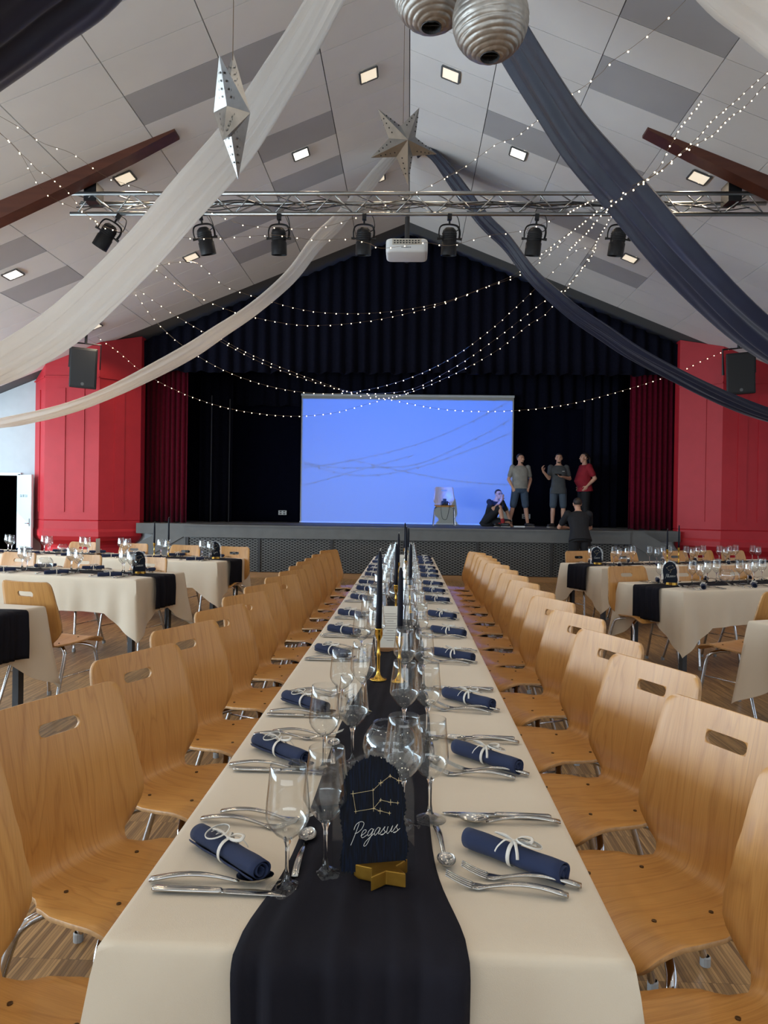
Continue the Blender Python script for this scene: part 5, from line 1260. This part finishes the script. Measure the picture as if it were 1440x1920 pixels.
    # shoes
    for s in 'lr':
        N_, T_ = J['a' + s], J['t' + s]; d = (T_ - N_); d2 = Vector((d.x, d.y, 0))
        if d2.length < 1e-3: d2 = d
        d2.normalize(); heel = N_ - d2 * .045; sd = Vector((-d2.y, d2.x, 0)); upv = Vector((0, 0, 1)) if J.get('shoe_up' + s) is None else J['shoe_up' + s]
        b = MB(); capsule(b, N_ + Vector((0, 0, -.035)), T_ + Vector((0, 0, .004)), .050, .040); capsule(b, heel + Vector((0, 0, -.04)), N_ + Vector((0, 0, -.01)), .040, .046)
        sh = skinned(b, 'shoe', M_shoe, body, .009, 3)
        if abs(d.z) < .12:
            b = MB(); zb = min(N_.z, T_.z); b.sweep([heel - d2 * .03 + Vector((0, 0, -heel.z + .008)), heel + Vector((0, 0, -heel.z + .008)), T_ * 1 + Vector((0, 0, -T_.z + .008)), T_ + d2 * .045 + Vector((0, 0, -T_.z + .008))], [(.02, .008), (.044, .010), (.050, .010), (.02, .008)], 10); b.build('sole', M_sole, sh, smooth=True)
        if socks:
            b = MB(); capsule(b, N_, N_.lerp(J['k' + s], .22), .043, .050); b.build('sock', socks, body, smooth=True)
    # hair, eyes
    b = MB(); b.ball((0, -.018, .042), .083, .100, .087, 18, 12, HM)
    hb = b
    # cut the face side away: keep crown and back
    vs = []
    for i, p in enumerate(hb.v):
        l = HM.inverted() @ Vector(p)
        if l.y > .02 and l.z < .075: l.y = .02 - (l.y - .02) * .2
        if l.z < -.03: l.z = -.03; l.x *= .9
        vs.append(tuple(HM @ l))
    hb.v = vs
    if hair == 'pony':
        capsule(hb, q(0, -.10, .05), q(0, -.15, -.02), .030, .032); capsule(hb, q(0, -.15, -.02), q(0, -.165, -.16), .032, .012)
    hb.build('hair', hm, body, smooth=True)
    for s in (-1, 1):
        b = MB(); b.ball(q(s * .031, .086, .010), .0105, .007, .006, 8, 6, None); b.build('eye', M_eye, body)
        b = MB(); capsule(b, q(s * .016, .094, .033), q(s * .048, .084, .033), .005, .004, 6); b.build('eyebrow', hm, body)
    if beard:
        b = MB(); capsule(b, q(-.018, .068, -.092), q(.018, .068, -.092), .019, .019, 8); b.build('beard', hm, body, smooth=True)
    if glasses:
        b = MB()
        for s in (-1, 1):
            ring = [q(s * .033 + .024 * math.cos(a), .104, .010 + .019 * math.sin(a)) for a in [2 * PI * k / 14 for k in range(15)]]; b.sweep(ring, .0035, 5)
            b.sweep([q(s * .057, .102, .012), q(s * .078, .0, .015)], .0028, 5)
        b.sweep([q(-.010, .106, .012), q(.010, .106, .012)], .003, 5); b.build('spectacles', M_black, body)
    if logo:
        c = che + sx_ * .085 + f1 * .137; b = MB()
        for k in range(6): b.box(c.x + (.010 * k - .025), c.y, c.z + .03, .007, .004, .012)
        b.build('chest_lettering', M_ink, body)
    body['label'] = label; body['category'] = 'person'
    body.location = loc; body.rotation_euler = (0, 0, rz); body.scale = (scale,) * 3
    return body
def stand(**k):
    J = dict(pelvis=(0, 0, .95), chest=(0, .0, 1.30), neck=(0, .01, 1.49), head=(0, -.01, 1.635), sl=(.185, .01, 1.425), sr=(-.185, .01, 1.425), el=(.25, .03, 1.13), er=(-.25, .03, 1.13), wl=(.23, -.05, .90), wr=(-.23, -.05, .90),
             hl=(.095, 0, .90), hr=(-.095, 0, .90), kl=(.12, -.01, .49), kr=(-.12, -.01, .49), al=(.14, .03, .085), ar=(-.14, .03, .085), tl=(.17, -.11, .035), tr=(-.17, -.11, .035)); J.update(k); return J
ZS = SZ
# pixel-measured stands on the stage
person('man in a light grey polo and denim shorts standing beside the screen, hands in pockets', (3.515 - .92, 16.35, ZS), R(6),
       stand(er=(-.27, .05, 1.14), wr=(-.185, -.06, .93), el=(.27, .06, 1.14), wl=(.19, -.06, .93), kr=(-.17, -.02, .49), ar=(-.24, .05, .085), tr=(-.28, -.08, .035), kl=(.13, -.05, .49), al=(.20, .0, .085), tl=(.31, -.10, .035)),
       fabric('light grey polo', (150, 146, 138)), fabric('denim', (62, 78, 98)), head_f=(.45, -1, 0), belly=.05, scale=.945, beard=True, shirt_len=-.07, hands={'r': {'d': (.35, -.15, -1), 'n': (.3, .6, 0), 't': (0, -1, 0), 'curl': .7}, 'l': {'d': (-.35, -.15, -1), 'n': (-.3, .6, 0), 't': (0, -1, 0), 'curl': .7}})
person('man in a dark grey t-shirt standing on stage with one hand raised and a phone', (3.46, 16.35, ZS), R(0),
       stand(er=(-.235, -.06, 1.16), wr=(-.40, -.22, 1.31), el=(.27, .02, 1.16), wl=(.06, -.24, 1.19), kl=(.12, -.02, .49), al=(.13, .02, .085), tl=(.17, -.12, .035), ar=(-.13, .0, .085), tr=(-.24, -.12, .035)),
       fabric('dark grey tee', (74, 76, 78)), fabric('denim grey', (74, 84, 96)), head_f=(-.15, -1, -.05), scale=.955, logo=True, beard=True, shirt_len=.05,
       hands={'r': {'d': (-.25, -.15, .8), 'n': (.4, -.5, .3), 't': (1, 0, .2), 'curl': .9}, 'l': {'d': (-1, -.25, .1), 'n': (0, -.2, 1), 't': (0, -1, 0), 'curl': .6}})
b = MB(); rbox(b, .15, .075, .010, .012); ph_ = b.build('phone', M_black); ph_.location = (3.40, 16.085, ZS + 1.185); ph_.rotation_euler = (R(25), 0, R(8)); tag(ph_, 'black phone held low by the man in the dark grey t-shirt', 'phone')
person('woman in a red polo with a ponytail standing in profile at the stage\'s right', (4.05, 16.4, ZS), R(-78),
       stand(pelvis=(0, .02, .95), el=(.23, .16, 1.15), wl=(.20, -.02, .97), er=(-.23, .16, 1.15), wr=(-.20, -.02, .97), sl=(.18, .03, 1.42), sr=(-.18, .03, 1.42)),
       fabric('red polo', (150, 24, 40)), fabric('black trousers', (18, 18, 22)), long_legs=True, hair='pony', head_f=(.1, -1, 0), girth=1.13, belly=.10, scale=.97, hands={'l': {'d': (-.1, -.5, -.8), 'n': (-1, 0, 0), 't': (0, -1, 0), 'curl': .8}, 'r': {'d': (.1, -.5, -.8), 'n': (1, 0, 0), 't': (0, -1, 0), 'curl': .8}})
# man sitting on the stage floor, one knee drawn up, hand at his face
person('man in black sitting on the stage floor by the screen, hand to his face', (2.01, 16.3, ZS), R(12),
       dict(pelvis=(-.10, .10, .13), chest=(.0, -.02, .47), neck=(.045, -.06, .645), head=(.075, -.10, .78), sl=(.185, -.06, .585), sr=(-.145, -.06, .60), el=(.30, -.12, .33), wl=(.36, -.20, .10), er=(-.10, -.28, .42), wr=(.10, -.245, .64),
            hl=(.0, .06, .12), hr=(-.19, .06, .13), kl=(.34, -.20, .10), kr=(.02, -.36, .47), al=(.02, -.36, .06), tl=(-.10, -.42, .055), ar=(.09, -.42, .09), tr=(.18, -.54, .05)),
       fabric('black tee', (24, 25, 32)), fabric('black shorts', (26, 27, 34)), head_f=(.2, -1, -.05), glasses=True, scale=.93, socks=mat('red sock', rgb(150, 30, 36), 0.8),
       hands={'r': {'d': (.25, .1, 1), 'n': (0, 1, 0), 't': (1, 0, 0), 'curl': .5}, 'l': {'d': (.2, -.2, -.6), 'n': (0, 0, -1), 't': (-1, 0, 0), 'curl': .5}})
# man leaning on the stage edge, seen from behind
person('man in black seen from behind, leaning on the stage edge with both forearms', (3.30, 13.62, 0), R(180),
       stand(pelvis=(0, .06, .93), chest=(0, -.07, 1.24), neck=(0, -.13, 1.41), head=(0, -.19, 1.545), sl=(.20, -.10, 1.35), sr=(-.20, -.10, 1.35), el=(.30, -.38, 1.09), er=(-.30, -.38, 1.09), wl=(.10, -.52, 1.075), wr=(-.14, -.54, 1.075), hl=(.10, .06, .88), hr=(-.10, .06, .88), kl=(.11, .05, .48), kr=(-.11, .05, .48), al=(.12, .08, .085), ar=(-.12, .08, .085), tl=(.14, -.06, .035), tr=(-.14, -.06, .035)),
       fabric('black tee b', (24, 25, 31)), fabric('black trousers b', (20, 20, 25)), long_legs=True, head_f=(0, -1, -.25), girth=1.1, scale=.99, hands={'l': {'d': (-1, -.3, 0), 'n': (0, 0, -1), 't': (0, -1, 0), 'curl': .5}, 'r': {'d': (1, -.3, 0), 'n': (0, 0, -1), 't': (0, -1, 0), 'curl': .5}})
# ---- a beech chair on the stage with a camera hanging its strap over the seat edge
KC.put('beech chair standing on the stage in front of the blue screen, camera on its seat', (0.88, 16.25, ZS), R(-90), 'chair on the stage')
t = thing('photo_camera', 'black camera with a hanging strap lying on the chair on the stage', 'camera', (0.88, 16.12, ZS + 0.462), R(5))
b = MB(); b.box(0, 0, .05, .15, .07, .10); o = b.build('camera_body', M_black, t); bake(o, ('BEVEL', {'width': .015, 'segments': 2}))
b = MB(); b.box(0, 0, .12, .07, .06, .06); b.build('viewfinder_hump', M_black, t)
b = MB(); b.lathe([(0, 0), (.042, 0), (.045, .09), (.03, .09), (.03, .06), (0, .06)], 18, Matrix.Translation((0, -.03, .05)) @ Matrix.Rotation(R(90), 4, 'X'), cap=False); b.build('lens', M_black, t)
b = MB(); b.sweep(catmull([(-.075, 0, .07), (-.10, -.06, .05), (-.10, -.115, .0), (-.09, -.118, -.15), (-.06, -.118, -.29), (0, -.118, -.32), (.04, -.118, -.29), (.075, -.118, -.15), (.10, -.115, .0), (.10, -.06, .05), (.075, 0, .07)], 6), (.003, .008), 6); b.build('strap', M_black, t)
b = MB(); b.box(0, 0, 0, .24, .10, .03); o = b.build('white_box', M_white); o.location = (2.52, 15.9, ZS + .016); tag(o, 'small white flat box on the stage floor at the foot of the screen', 'box')
